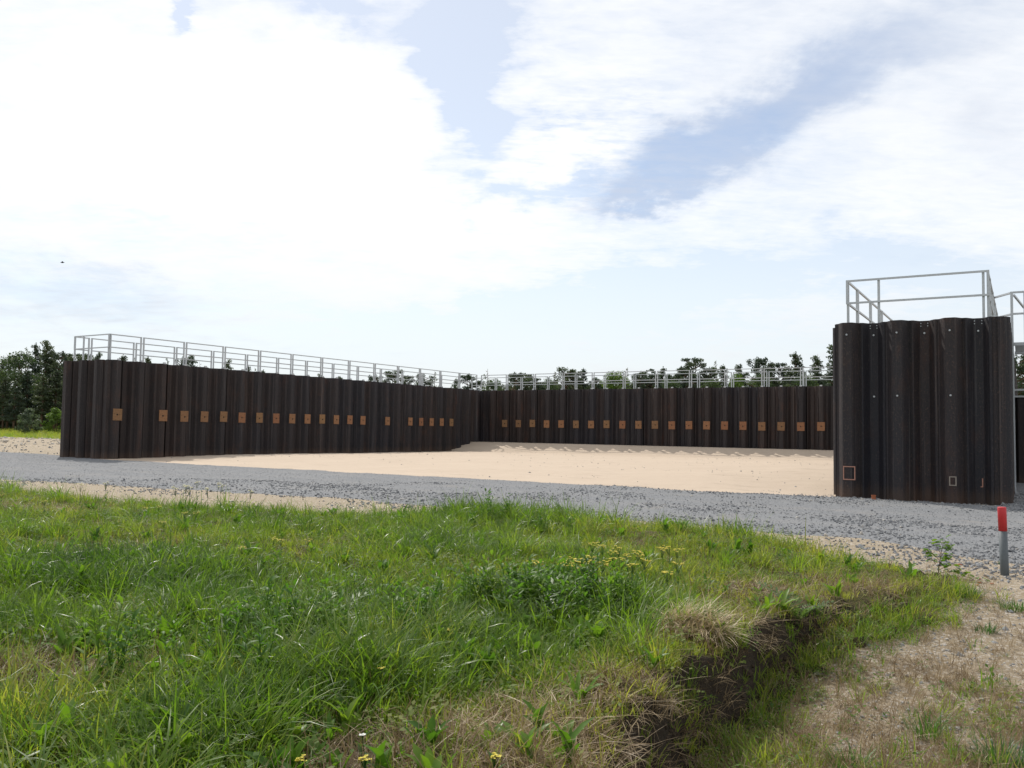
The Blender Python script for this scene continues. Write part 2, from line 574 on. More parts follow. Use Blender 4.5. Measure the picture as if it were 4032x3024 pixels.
def quick_mesh(name, verts, quads, mat, smooth=True, attrs=None):
    me = bpy.data.meshes.new(name)
    nv, nf = len(verts), len(quads)
    k = quads.shape[1]
    me.vertices.add(nv)
    me.vertices.foreach_set('co', np.ascontiguousarray(verts, np.float32).ravel())
    me.loops.add(nf * k)
    me.loops.foreach_set('vertex_index', np.ascontiguousarray(quads, np.int32).ravel())
    me.polygons.add(nf)
    me.polygons.foreach_set('loop_start', np.arange(0, nf * k, k, dtype=np.int32))
    me.polygons.foreach_set('use_smooth', np.full(nf, smooth))
    for an, vals in (attrs or {}).items():
        a = me.attributes.new(an, 'FLOAT', 'POINT')
        a.data.foreach_set('value', np.ascontiguousarray(vals, np.float32))
    me.materials.append(mat)
    me.update(calc_edges=True)
    me.validate()
    return me


# ------------------------------------------------------------------ place frame and terrain functions
TH = 0.5456
DL = np.array([math.sin(TH), math.cos(TH)])            # away, along both arms
DB = np.array([math.cos(TH), -math.sin(TH)])           # to the right, along the back wall
A0 = np.array([-16.203, 33.644])                       # inner corner of the left arm's open end
RZ = math.atan2(DB[1], DB[0])


def loc2(e, n, z=0.0):
    p = A0 + e * DB + n * DL
    return (float(p[0]), float(p[1]), z)


def en(x, y):
    u, v = x - A0[0], y - A0[1]
    return u * DB[0] + v * DB[1], u * DL[0] + v * DL[1]


def at(px, py, z=0.0):
    """point of the horizontal plane z seen at a pixel of the 4032 x 3024 photograph"""
    X, Y = px - 2016, py - 1512
    c, s = math.cos(ROLL), math.sin(ROLL)
    X, Y = X * c + Y * s, -X * s + Y * c
    u, v = X / F, -Y / F
    c, s = math.cos(PITCH), math.sin(PITCH)
    y, zz = c - v * s, s + v * c
    t = (z - CAM_H) / zz
    return u * t, y * t


def at_dist(px, py, dist):
    """point at depth dist along a pixel's ray"""
    X, Y = px - 2016, py - 1512
    c, s = math.cos(ROLL), math.sin(ROLL)
    X, Y = X * c + Y * s, -X * s + Y * c
    u, v = X / F, -Y / F
    c, s = math.cos(PITCH), math.sin(PITCH)
    y, zz = c - v * s, s + v * c
    t = dist / y
    return u * t, dist, CAM_H + zz * t


def hash2(ix, iy, seed):
    h = (ix.astype(np.int64) * 374761393 + iy.astype(np.int64) * 668265263 + seed * 974711) & 0xffffffff
    h = ((h ^ (h >> 13)) * 1274126177) & 0xffffffff
    h = ((h ^ (h >> 16)) * 2246822519) & 0xffffffff
    return ((h ^ (h >> 15)) & 0xffffff) / float(0xffffff)


def vnoise(x, y, seed=0):
    x, y = np.asarray(x, float), np.asarray(y, float)
    ix, iy = np.floor(x), np.floor(y)
    fx, fy = x - ix, y - iy
    fx, fy = fx * fx * (3 - 2 * fx), fy * fy * (3 - 2 * fy)
    a, b = hash2(ix, iy, seed), hash2(ix + 1, iy, seed)
    c, d = hash2(ix, iy + 1, seed), hash2(ix + 1, iy + 1, seed)
    return (a + (b - a) * fx) * (1 - fy) + (c + (d - c) * fx) * fy - 0.5


def fbm(x, y, scale, octaves=4, seed=0):
    s, amp = 0.0, 1.0
    for o in range(octaves):
        s = s + amp * vnoise(x * scale * 2 ** o + 17.3 * o, y * scale * 2 ** o - 9.1 * o, seed + o)
        amp *= 0.5
    return s


def ss(lo, hi, v):
    t = np.clip((v - lo) / (hi - lo), 0, 1)
    return t * t * (3 - 2 * t)


MOUND = np.array([(-40, 28), (-24, 25), (-13.2, 19.9), (-9.0, 16.7), (-6.1, 14.7), (-3.6, 14.0), (-2.0, 13.6), (0.0, 13.3),
                  (1.5, 12.7), (2.6, 12.0), (3.5, 11.0), (4.05, 9.9), (4.2, 8.8), (4.02, 7.95), (3.5, 7.4), (2.98, 7.07),
                  (2.5, 6.75), (2.1, 6.3), (1.75, 6.0), (1.3, 5.35), (1.0, 4.85), (0.72, 4.4), (0.62, 3.9), (0.58, 3.3),
                  (0.3, 2.0), (0.2, 0.0), (0.0, -6), (-40, -6)], float)


def poly_sd(x, y, poly):
    """signed distance to a polygon, positive inside"""
    x, y = np.asarray(x, float), np.asarray(y, float)
    d = np.full(x.shape, 1e9)
    inside = np.zeros(x.shape, bool)
    n = len(poly)
    for i in range(n):
        ax, ay = poly[i]
        bx, by = poly[(i + 1) % n]
        ex, ey = bx - ax, by - ay
        t = np.clip(((x - ax) * ex + (y - ay) * ey) / (ex * ex + ey * ey), 0, 1)
        d = np.minimum(d, np.hypot(x - ax - t * ex, y - ay - t * ey))
        cond = ((ay > y) != (by > y))
        with np.errstate(divide='ignore', invalid='ignore'):
            xi = (bx - ax) * (y - ay) / (by - ay + 1e-12) + ax
        inside ^= cond & (x < xi)
    return np.where(inside, d, -d)


def z_ground(x, y):
    x, y = np.asarray(x, float), np.asarray(y, float)
    e, n = en(x, y)
    z = -0.02 + 0.03 * fbm(x, y, 0.6, 4, 3) + 0.012 * fbm(x, y, 5.0, 3, 5)
    z = z - 0.34 * ss(9.1, 5.0, y + 0.15 * x) * ss(-30, -20, -np.abs(x))
    near = (np.abs(x) < 6) & (y < 11) & (y > -4)
    if near.any():
        sd_ = np.full(x.shape, -9.0)
        sd_[near] = poly_sd(x[near], y[near], MOUND)
        z = z - 0.11 * np.exp(-((sd_ + 0.12) / 0.38) ** 2) * ss(7.0, 5.4, y)
    dep = np.where(e > 31, y + 14, y)
    rise = 0.22 * ss(38, 58, dep) + 0.42 * ss(58, 96, dep) + 0.25 * fbm(x, y, 0.03, 3, 8) * ss(60, 110, dep)
    keep = 1 - ss(-4.2, -3.4, e) * ss(32.2, 31.4, e) * ss(-3.0, 0.0, n) * ss(32.0, 31.0, n)
    z = z + rise * keep
    # little humps of rubble and sand along the far verge, left of the pens
    hump = ss(-4.0, -6.0, e) * ss(-60, -40, e) * ss(1.0, 3.5, n) * ss(16, 8, n)
    z = z + hump * (0.16 + 0.22 * fbm(x, y, 0.45, 4, 12))
    return z


def road_edges(x, y):
    e, n = en(x, y)
    wob = 0.5 * fbm(e, n, 0.25, 4, 21) + 0.22 * fbm(e, n, 1.3, 3, 22)
    hi = 0.05 + 0.02 * (e - 10) * ss(-2, -12, e) * -1.0
    hi = np.where(e < -0.5, 1.4, 0.05) + np.where(e > 30.9, 14.0, 0.0)
    lo = np.interp(e, [-30, 0, 9, 16, 21, 26, 29.5, 32, 36, 45], [-11, -9.3, -8.5, -7.8, -7.4, -7.2, -7.5, -9.2, -11, -12])
    return np.minimum(hi - n + wob * 0.35, n - lo + wob)


def rut(e, n):
    w = 0.35 * fbm(e, n * 0.2, 0.12, 2, 35)
    return sum(np.exp(-((n + c + w) / 0.22) ** 2) for c in (1.9, 3.6, 4.9, 6.6))


def z_road(x, y):
    s = road_edges(x, y)
    e, n = en(x, y)
    return z_ground(x, y) - 0.018 * rut(e, n) + np.clip(0.09 * s, -0.08, 0.05) + 0.012 * fbm(x, y, 2.2, 3, 31) + 0.02 * fbm(x, y, 0.5, 2, 33)


def z_yard(x, y):
    e, n = en(x, y)
    z = (0.125 - 0.0088 * n + 0.08 * np.clip(e / 24, 0, 1) * ss(4, 24, n)) + 0.085 * ss(0.2, 2.4, e) * ss(0, 5, n)
    z = z - 0.11 * ss(6.5, 0.0, n) + (0.045 * fbm(x, y, 0.35, 4, 41) + 0.03 * fbm(x, y, 1.1, 3, 43)) * ss(0.3, 2.5, e) + 0.012 * fbm(x, y, 2.4, 3, 42)
    flat = 1.0 + 0.18 * fbm(e, n, 0.5, 3, 44)
    run = 1.55 + 0.25 * fbm(e, n, 0.35, 3, 45) + 1.3 * ss(6, 0, e)
    r = 27.22 - n
    t = np.clip(1 - (r - flat) / run, 0, 1)
    z = z + (0.55 - z) * (0.75 * t + 0.25 * ss(0, 1, t))
    edge = np.minimum(n + 0.25, 29 - n)
    return z + np.clip(edge * 0.16, -0.12, 0.0)


def mound_s(x, y):
    s = poly_sd(x, y, MOUND)
    return s + 0.16 * fbm(x, y, 1.4, 3, 51) + 0.10 * fbm(x, y, 5.0, 3, 52)


def z_mound(x, y, s=None):
    x, y = np.asarray(x, float), np.asarray(y, float)
    s = mound_s(x, y) if s is None else s
    zb = z_ground(x, y)
    bank = ss(-0.8, 0.6, x) * ss(10.2, 8.2, y)
    wid = 0.95 - bank * (0.71 + 0.10 * ss(7.2, 6.0, y) + 0.25 * np.clip(fbm(x, y, 0.8, 2, 64), -0.5, 0.2))
    top = 0.055 + 0.10 * fbm(x, y, 0.28, 3, 61) + 0.105 * fbm(x, y, 1.3, 3, 62) + 0.02 * fbm(x, y, 5, 2, 63)
    top = top + 0.10 * np.exp(-((x + 0.4) / 1.7) ** 2 - ((y - 12.2) / 1.1) ** 2) + 0.05 * np.exp(-((x - 2.2) / 1.2) ** 2 - ((y - 10.6) / 1.5) ** 2)
    top = top - 0.08 * ss(4.0, 2.6, y) * ss(-0.9, 0.6, x) + 0.05 * ss(-1, -5, x)
    return zb - 0.06 + (top - zb + 0.06) * ss(-0.25 * wid, wid, s)


def grid_object(name, xs, ys, zf, mat, keep=None, attrs=None, kind='structure'):
    X, Y = np.meshgrid(xs, ys)
    x, y = X.ravel(), Y.ravel()
    z = zf(x, y)
    nx, ny = len(xs), len(ys)
    i = (np.arange(ny - 1)[:, None] * nx + np.arange(nx - 1)[None, :]).ravel()
    q = np.stack([i, i + 1, i + nx + 1, i + nx], 1)
    if keep is not None:
        k = keep(x, y)
        q = q[k[q].any(1)]
    at_ = {a: fn(x, y) for a, fn in (attrs or {}).items()}
    used = np.unique(q)
    remap = np.full(len(x), -1)
    remap[used] = np.arange(len(used))
    me = quick_mesh(name, np.stack([x, y, z], 1)[used], remap[q], mat, True, {a: v[used] for a, v in at_.items()})
    o = place(name, me)
    return tag(o, kind=kind)


def steps(*seg):
    out = []
    for a, b, d in seg:
        out.append(np.arange(a, b - 1e-6, d))
    out.append([seg[-1][1]])
    return np.concatenate(out)


def grass_mask(x, y):
    e, n = en(x, y)
    dep = np.where(e > 31, y + 14, y)
    far = ss(52, 62, dep)
    out = np.where((e > -4) & (e < 31.3) & (n > -1) & (n < 30.8), 0, 1)
    behind = ss(1, -3, y)
    side = ss(-9.5, -13, n) * ss(9, 14, x)
    return np.maximum(np.maximum(far * out, behind), side)


# ------------------------------------------------------------------ ground, road, yard, mound
gx = steps((-900, -200, 70), (-200, -60, 7), (-60, -14, 0.9), (-14, 0.0, 0.35), (0.0, 9.0, 0.09), (9.0, 60, 0.9), (60, 200, 7), (200, 900, 70))
gy = steps((-300, -40, 30), (-40, 1, 1.2), (1, 12.5, 0.09), (12.5, 24, 0.3), (24, 110, 0.9), (110, 250, 7), (250, 1600, 75))
grid_object('ground', gx, gy, z_ground, M['ground'], attrs={'grass': grass_mask})


def en_grid(name, es, ns, zf, mat, keep=None):
    E_, N_ = np.meshgrid(es, ns)
    e, n = E_.ravel(), N_.ravel()
    x, y = A0[0] + e * DB[0] + n * DL[0], A0[1] + e * DB[1] + n * DL[1]
    z = zf(x, y)
    nx, ny = len(es), len(ns)
    i = (np.arange(ny - 1)[:, None] * nx + np.arange(nx - 1)[None, :]).ravel()
    q = np.stack([i, i + 1, i + nx + 1, i + nx], 1)
    if keep is not None:
        k = keep(x, y)
        q = q[k[q].any(1)]
    used = np.unique(q)
    remap = np.full(len(x), -1)
    remap[used] = np.arange(len(used))
    me = quick_mesh(name, np.stack([x, y, z], 1)[used], remap[q], mat, True, {'rut': rut(e, n)[used]})
    return tag(place(name, me), kind='structure')


en_grid('gravel_road', steps((-70, -12, 0.8), (-12, 40, 0.16), (40, 70, 0.8)), steps((-14, 2.6, 0.15), (2.6, 15, 0.4)), z_road, M['gravel'],
        keep=lambda x, y: road_edges(x, y) > -0.9)
en_grid('sand_yard', steps((-0.35, 27.95, 0.17)), steps((-1.6, 20, 0.2), (20, 27.5, 0.12)), z_yard, M['yard'])

mx_ = steps((-36, -12, 0.4), (-12, -4, 0.16), (-4, 4.7, 0.055))
my_ = steps((-6, 2, 0.5), (2, 10, 0.055), (10, 15, 0.11), (15, 25, 0.3))
grid_object('grass_mound', mx_, my_, z_mound, M['mound'], keep=lambda x, y: mound_s(x, y) > -0.55)


# ------------------------------------------------------------------ sheet-pile walls
PER = 1.0525
PW = PER / 2
H = 4.0


def pile_mesh(name='sheet_pile', h=H, bottom=-0.5, width=PW):
    k = width / 0.529
    prof = [(0.0, 0.0), (0.045, 0.012), (0.135, 0.155), (0.172, 0.19), (0.357, 0.19), (0.394, 0.155), (0.484, 0.012), (0.529, 0.0)]
    prof = [(x * k - width / 2, y) for x, y in prof]
    t = 0.016
    back = []
    for i, (x, y) in enumerate(prof):
        x0, y0 = prof[max(i - 1, 0)]
        x1, y1 = prof[min(i + 1, len(prof) - 1)]
        l = math.hypot(x1 - x0, y1 - y0)
        back.append((x + (y1 - y0) / l * t, y - (x1 - x0) / l * t))
    ring = prof + back[::-1]
    m = MB()
    n = len(ring)
    vs = [(x, -y, z) for z in (bottom, h) for x, y in ring]          # bulges towards -Y, the viewer's side
    fs = [(i, (i + 1) % n, (i + 1) % n + n, i + n) for i in range(n)]
    k2 = len(prof)
    for i in range(k2 - 1):
        fs.append((n + i, n + i + 1, n + n - 2 - i, n + n - 1 - i))
    m.add(vs, fs)
    # interlock bead at the seam
    m.box((width / 2, 0, (h + bottom) / 2 - 0.01), (0.044, 0.058, h - bottom))
    return m.mesh(name, M['steel'])


PILE = pile_mesh()
CORNER = MB()
CORNER.box((0, 0, (H - 0.5) / 2), (0.13, 0.13, H + 0.48))
CORNER = CORNER.mesh('corner_post', M['steel'])
BOLT = MB()
BOLT.tube([(0, 0.01, 0), (0, -0.02, 0)], 0.021, 8)
BOLT.tube([(0, -0.018, 0), (0, -0.036, 0)], 0.012, 6)
BOLT = BOLT.mesh('bolt', M['galv'])
PLATE = MB()
PLATE.box((0, 0, 0), (0.13, 0.05, 0.07))
PLATE.box((0, 0.045, 0.0), (0.05, 0.05, 0.03))
PLATE = PLATE.mesh('fixing_plate', M['galv'])


def pile_run(root, e0, n0, direction, count, start_out=True, plates=False, pw=PW):
    """a row of piles in the root's frame; direction: 'e', 'n' or 'n-' ... gives the heading and which side bulges out"""
    hx, hy, rz = direction
    for k in range(count):
        c = (e0 + hx * pw * (k + 0.5), n0 + hy * pw * (k + 0.5))
        out = (k % 2 == 0) == start_out
        o = place('sheet_pile', PILE, root, (c[0], c[1], 0), rz + (0 if out else math.pi))
        if plates and out:
            place('fixing_plate', PLATE, root, (c[0] - 0.185 * math.sin(rz) * -1 * 0.9, c[1] - 0.185 * math.cos(rz) * 0.9, H + 0.02), rz)


# headings (unit step in e,n ; z-rotation so that local -Y is the open side)
TO_RIGHT = (1, 0, 0.0)                 # faces -n (towards the viewer)
INNER_L = (0, 1, math.pi / 2)          # left arm's inner wall, faces +e
OUTER_L = (0, 1, -math.pi / 2)         # faces -e
BACK_OUT = (1, 0, math.pi)             # faces +n

WL, WR, WB = 5.5 * PW, 6 * PW + 0.17, 3.0
E_R = 27.6
N_B = 27.22

left = thing('sheet_pile_wall', 'dark rusty sheet pile wall on the left with its end facing the gravel road', 'wall', loc2(0, 0), RZ,
             'sheet pile walls of the three sided pen')
pile_run(left, 0, 0.107, INNER_L, 51, start_out=True, plates=True)
pile_run(left, -WL, 0, TO_RIGHT, 5, start_out=True)
m_ = MB()
m_.box((0, 0, 0), (WL - 5 * PW - 0.04, 0.05, H + 0.46))
m_.build('closing_plate', M['steel'], left, loc=(-(WL - 5 * PW) / 2 - 0.02, 0.02, (H - 0.5) / 2))
pile_run(left, -WL, 0.02, OUTER_L, 56, start_out=True)
for e_, n_ in ((-WL, 0.0), (-0.02, 0.03)):
    place('corner_post', CORNER, left, (e_, n_, 0))
f_ = MB()
f_.box((-WL / 2, 14.9, 1.8), (WL - 0.5, 29.2, 3.9))
f_.build('gravel_fill', M['fill'], left)

back = thing('sheet_pile_wall', 'dark rusty sheet pile wall closing the far side of the sand yard', 'wall', loc2(0, N_B), RZ,
             'sheet pile walls of the three sided pen')
pile_run(back, 0.194, 0, TO_RIGHT, 52, start_out=False, plates=True)
pile_run(back, -WL + 0.3, WB, BACK_OUT, 62, start_out=True)
m_ = MB()
m_.box((0.05, 0.02, (H - 0.5) / 2), (0.32, 0.30, H + 0.47))
m_.build('corner_plate', M['steel'], back)
f_ = MB()
f_.box((E_R / 2, WB / 2, 1.8), (E_R - 0.3, WB - 0.55, 3.9))
f_.build('gravel_fill', M['fill'], back)

right = thing('sheet_pile_wall', 'large dark rusty sheet pile wall end on the right with marking paint near its foot', 'wall', loc2(E_R, 0.25), RZ,
              'sheet pile walls of the three sided pen')
pile_run(right, 0.02, 0, TO_RIGHT, 6, start_out=True)
pile_run(right, 0, 0.05, (0, 1, -math.pi / 2), 50, start_out=False)
pile_run(right, WR, 0.05, (0, 1, math.pi / 2), 56, start_out=True)
m_ = MB()
m_.box((0, 0, 0), (WR - 6 * PW, 0.05, H + 0.49))
m_.build('closing_plate', M['steel'], right, loc=(6 * PW + (WR - 6 * PW) / 2 + 0.01, 0.03, (H - 0.5) / 2))
place('corner_post', CORNER, right, (WR + 0.02, 0.02, 0))
f_ = MB()
f_.box((WR / 2, 14.9, 1.8), (WR - 0.55, 29.2, 3.9))
f_.build('gravel_fill', M['fill'], right)
# bolts along the top of the right-hand end and three at mid height
for k in range(6):
    out = k % 2 == 0
    place('bolt', BOLT, right, (0.02 + PW * (k + 0.5), -0.19 if out else 0.174, 3.72))
for k, z in ((1, 2.31), (2, 2.31), (4, 2.31)):
    place('bolt', BOLT, right, (0.02 + PW * (k + 0.5), -0.19 if k % 2 == 0 else 0.174, z))
SMALL = MB()
SMALL.tube([(0, 0.01, 0), (0, -0.014, 0)], 0.011, 6)
SMALL = SMALL.mesh('rivet', M['galv'])
for k in (1, 3, 5):
    for dx_ in (-0.07, 0.07):
        for z in (3.88, 3.94):
            place('rivet', SMALL, right, (0.02 + PW * (k + 0.5) + dx_, 0.174, z))


def paint_square(root, cx, y, cz, w, h, mat, t=0.02, sides='lrtb'):
    for s in sides:
        m = MB()
        if s in 'lr':
            m.box((cx + (w / 2 if s == 'r' else -w / 2), y, cz), (t, 0.006, h + t))
        else:
            m.box((cx, y, cz + (h / 2 if s == 't' else -h / 2)), (w - t, 0.006, t))
        m.build('paint_line', mat, root)


paint_square(right, 0.32, -0.198, 0.56, 0.24, 0.29, M['mark'], 0.022)
paint_square(right, 2.41, -0.198, 0.47, 0.12, 0.18, M['chalk'], 0.022)
paint_square(right, 2.93, 0.166, 0.44, 0.05, 0.17, M['mark'], 0.022, 'rb')
paint_square(left, -0.285, -0.01, 0.36, 0.10, 0.26, M['chalk'], 0.022, 'tb')

# ------------------------------------------------------------------ target boards
BOARD = MB()
BOARD.box((0, 0, 0), (0.395, 0.022, 0.47))
BOARD = BOARD.mesh('board', M['osb'])
SPOT = MB()
SPOT.tube([(0, -0.010, 0), (0, -0.016, 0)], 0.036, 12)
SPOT = SPOT.mesh('bullseye', M['black'])
ORD = ['first', 'second', 'third', 'fourth', 'fifth', 'sixth', 'seventh', 'eighth', 'ninth', 'tenth', 'eleventh', 'twelfth',
       'thirteenth', 'fourteenth', 'fifteenth', 'sixteenth', 'seventeenth', 'eighteenth', 'nineteenth', 'twentieth']
proto_board = None


def target(e, n, rz, z, label):
    global proto_board
    if proto_board is None:
        proto_board = thing('target_board', label, 'target board', (0, 0, 0), 0, 'target boards on the pen walls')
        place('board', BOARD, proto_board)
        place('bullseye', SPOT, proto_board)
        
        t = proto_board
    else:
        t = copy_tree(proto_board)
    t['label'] = label
    t.location = loc2(e, n, z)
    t.rotation_euler = (0, R(random.uniform(-1.6, 1.6)), 0)
    t.rotation_euler = (Matrix.Rotation(RZ + rz, 3, 'Z') @ Matrix.Rotation(R(random.uniform(-1.4, 1.4)), 3, 'Y')).to_euler()
    for ch in t.children:
        if ch.name.startswith('bullseye'):
            ch.location = (random.uniform(-0.02, 0.02), 0, random.uniform(-0.03, 0.02))


bays = [0] + list(range(2, 15)) + [16] + list(range(18, 23))
for i, k in enumerate(bays):
    target(0.206, 0.37 + k * PER, math.pi / 2, 1.80 + random.uniform(-0.015, 0.015),
           f'square brown strand board target on the left wall, {ORD[i]} from the open end')
for i in range(20):
    target(2.035 + PER * i, N_B - 0.206, 0, 1.80 + random.uniform(-0.015, 0.015),
           f'square orange brown strand board target on the far wall, {ORD[i]} from the left corner')


# ------------------------------------------------------------------ railings
RAIL_H, MID_H = 1.065, 0.52
POST_W, RAIL_W = 0.052, 0.042
_mesh_cache = {}


def post_mesh(h, w=POST_W):
    k = ('post', round(h, 3), w)
    if k not in _mesh_cache:
        m = MB()
        m.box((0, 0, h / 2), (w, w, h))
        m.box((0, 0, 0.004), (w + 0.06, w + 0.03, 0.012))
        _mesh_cache[k] = m.mesh('post', M['galv'])
    return _mesh_cache[k]


def rail_mesh(length, w=RAIL_W):
    k = ('rail', round(length, 3), w)
    if k not in _mesh_cache:
        m = MB()
        m.box((length / 2, 0, 0), (length, w, w))
        _mesh_cache[k] = m.mesh('rail', M['galv'])
    return _mesh_cache[k]


def panel(root, x0, x1):
    """one bolted-on panel: two posts with a top and a middle rail between them"""
    base = -0.10
    for x in (x0, x1):
        place('post', post_mesh(RAIL_H - base), root, (x, 0, base))
    L = x1 - x0 - POST_W
    for nm, z in (('top_rail', RAIL_H - RAIL_W / 2 - 0.002), ('middle_rail', MID_H)):
        place(nm, rail_mesh(L), root, (x0 + POST_W / 2, 0, z))


def railing(label, e0, n0, rz, joints):
    r = thing('railing', label, 'railing', loc2(e0, n0, H), RZ + rz, 'galvanised guard rails on top of the walls')
    for a, b in zip(joints[:-1], joints[1:]):
        panel(r, a + 0.065, b - 0.065)
    return r


def end_railing(label, e0, n0, length):
    r = thing('railing', label, 'railing', loc2(e0, n0, H), RZ, 'galvanised guard rails on top of the walls')
    for nm, z in (('top_rail', RAIL_H - RAIL_W / 2), ('middle_rail', MID_H)):
        place(nm, rail_mesh(length), r, (0, 0, z))
    for x in (RAIL_W / 2, length - RAIL_W / 2):
        m = MB()
        m.box((0, 0, 0), (RAIL_W, RAIL_W, RAIL_H - MID_H - RAIL_W * 1.5 - 0.004))
        m.build('end_upright', M['galv'], r, loc=(x, 0, (RAIL_H + MID_H - RAIL_W / 2) / 2))
    for x in (0.24 * length, length - 0.12):
        place('post', post_mesh(RAIL_H - RAIL_W + 0.10), r, (x, 0.052, -0.10))
    return r


INS = 0.22
jl = [0.10, 1.584 + 0.02] + [1.604 + 2.1154 * k for k in range(1, 13)]
railing('galvanised guard rail along the yard side of the left wall top', -INS, 0.06, math.pi / 2, jl)
jo = [0.10, 0.84] + [0.84 + 2.1154 * k for k in range(1, 14)]
railing('galvanised guard rail along the outer side of the left wall top', -WL + INS, 0.06, math.pi / 2, jo)
end_railing('short galvanised guard rail across the open end of the left wall', -WL + INS + 0.02, 0.02 + INS - 0.06, WL - 2 * INS - 0.02)
jb = [-0.2] + [1.91 + 2.1154 * k for k in range(0, 13)]
railing('galvanised guard rail along the yard side of the far wall top', 0.0, N_B + INS, 0, jb)
jb2 = [-2.7 + 2.1154 * k for k in range(0, 16)]
railing('galvanised guard rail along the outer side of the far wall top', 0.0, N_B + WB - INS, 0, jb2)
jr = [0.10, 2.94, 5.43, 7.72] + [7.72 + 2.1154 * k for k in range(1, 10)]
railing('galvanised guard rail along the yard side of the right wall top', E_R + INS, 0.60, math.pi / 2, [0.0, 1.4] + [1.4 + 2.1154 * k for k in range(1, 13)])
railing('galvanised guard rail along the outer side of the right wall top', E_R + WR - INS, 0.60, math.pi / 2, [0.0, 1.2] + [1.2 + 2.1154 * k for k in range(1, 13)])
end_railing('galvanised guard rail frame across the end of the right wall', E_R + INS - 0.03, 0.58, WR - 2 * INS + 0.06)

# ------------------------------------------------------------------ access platform and lower pile block beside the right wall
blk = thing('sheet_pile_block', 'lower dark sheet pile block beside the right wall under the access platform', 'wall', loc2(31.02, 9.6), RZ)
LOWP = pile_mesh('sheet_pile', 2.62)
for k in range(8):
    place('sheet_pile', LOWP, blk, (PW * (k + 0.5), 0, 0), 0 if k % 2 == 0 else math.pi)
for k in range(5):
    place('sheet_pile', LOWP, blk, (-0.02, 0.02 + PW * (k + 0.5), 0), (-math.pi / 2) + (0 if k % 2 == 0 else math.pi))
m_ = MB()
m_.box((PW * 4, 1.45, 1.0), (PW * 8 - 0.5, 2.3, 2.9))
m_.build('gravel_fill', M['fill'], blk)
m_ = MB()
m_.box((PW * 4, -0.02, 2.65), (PW * 8 + 0.1, 0.44, 0.05))
m_.build('coping_bar', M['galv'], blk)

plat = thing('access_platform', 'galvanised access platform with tall posts at the right edge of the scene', 'platform', loc2(31.12, 4.0), RZ)


def pbar(name, a, b, w):
    m = MB()
    m.bar(a, b, w)
    return m.build(name, M['galv'], plat)


pbar('post', (0, 0, -0.1), (0, 0, 5.06), 0.06)
pbar('post', (0.30, 0.0, 2.63), (0.30, 0.0, 5.06), 0.10)
pbar('post', (2.3, 0, -0.1), (2.3, 0, 5.06), 0.06)
pbar('post', (2.3, 2.6, -0.1), (2.3, 2.6, 5.06), 0.06)
pbar('brace', (0.03, -0.05, 0.02), (-0.10, -0.05, 0.62), 0.03)
for nm, z in (('top_rail', 5.04), ('middle_rail', 4.5)):
    pbar(nm, (-0.5, 0.9, z), (0.0, 0.04, z), 0.045)
    pbar(nm, (0.03, 0.0, z), (2.27, 0.0, z), 0.045)
    pbar(nm, (2.3, 0.03, z), (2.3, 2.57, z), 0.045)
pbar('handrail', (0.05, 0.36, 5.02), (0.27, 2.9, 5.02), 0.045)
pbar('lower_rail', (0.03, 0, 2.60), (2.27, 0, 2.60), 0.045)
for nm, a, b in (('edge_beam', (0.03, 0.0, 3.74), (2.27, 0.0, 3.74)), ('edge_beam', (0.03, 2.6, 3.74), (2.27, 2.6, 3.74))):
    pbar(nm, a, b, 0.08)
for k in range(13):
    m_ = MB()
    m_.box((1.15, 0.14 + 0.19 * k, 3.76), (2.2, 0.11, 0.03))
    m_.build('deck_plank', M['galv'], plat)

# ------------------------------------------------------------------ marker post, pipe stub, debris, bird
px_, py_ = at(3957, 2266, -0.03)
mp = thing('marker_post', 'short grey marker post with a red painted top at the gravel edge', 'marker post', (px_, py_, -0.08))
m_ = MB()
m_.tube([(0, 0, -0.15), (0, 0, 0.52)], 0.042, 20)
m_.build('shaft', M['grey'], mp, True)
m_ = MB()
m_.tube([(0, 0, 0.522), (0, 0, 0.77), (0, 0, 0.775)], [0.0425, 0.0425, 0.040], 20)
m_.build('red_top', M['red'], mp, True)
mp.rotation_euler = (0, R(-1.6), 0)

sx, sy = at(3440, 1970, 0.02)
stub = thing('pipe_stub', 'small orange brown pipe stub standing at the foot of the right wall', 'pipe', (sx, sy, -0.02))
m_ = MB()
m_.tube([(0, 0, 0), (0, 0, 0.15)], 0.045, 14, cap=False)
m_.tube([(0, 0, 0.15), (0, 0, 0.0)], 0.037, 14, cap=True)
m_.build('pipe', M['orange'], stub, True)
m_ = MB()
m_.tube([(0, 0, 0.13), (0, 0, 0.155)], 0.05, 14, cap=False)
m_.build('rim', M['orange'], stub, True)


def stone_mesh(name, r, flat, seed, mat):
    rg = np.random.default_rng(seed)
    m = MB()
    import bmesh
    bm = bmesh.new()
    bmesh.ops.create_icosphere(bm, subdivisions=1, radius=r)
    for v in bm.verts:
        k = 0.72 + 0.5 * rg.random()
        v.co = Vector((v.co.x * k, v.co.y * k * 0.85, v.co.z * k * flat))
    me = bpy.data.meshes.new(name)
    bm.to_mesh(me)
    bm.free()
    me.materials.append(mat)
    return me


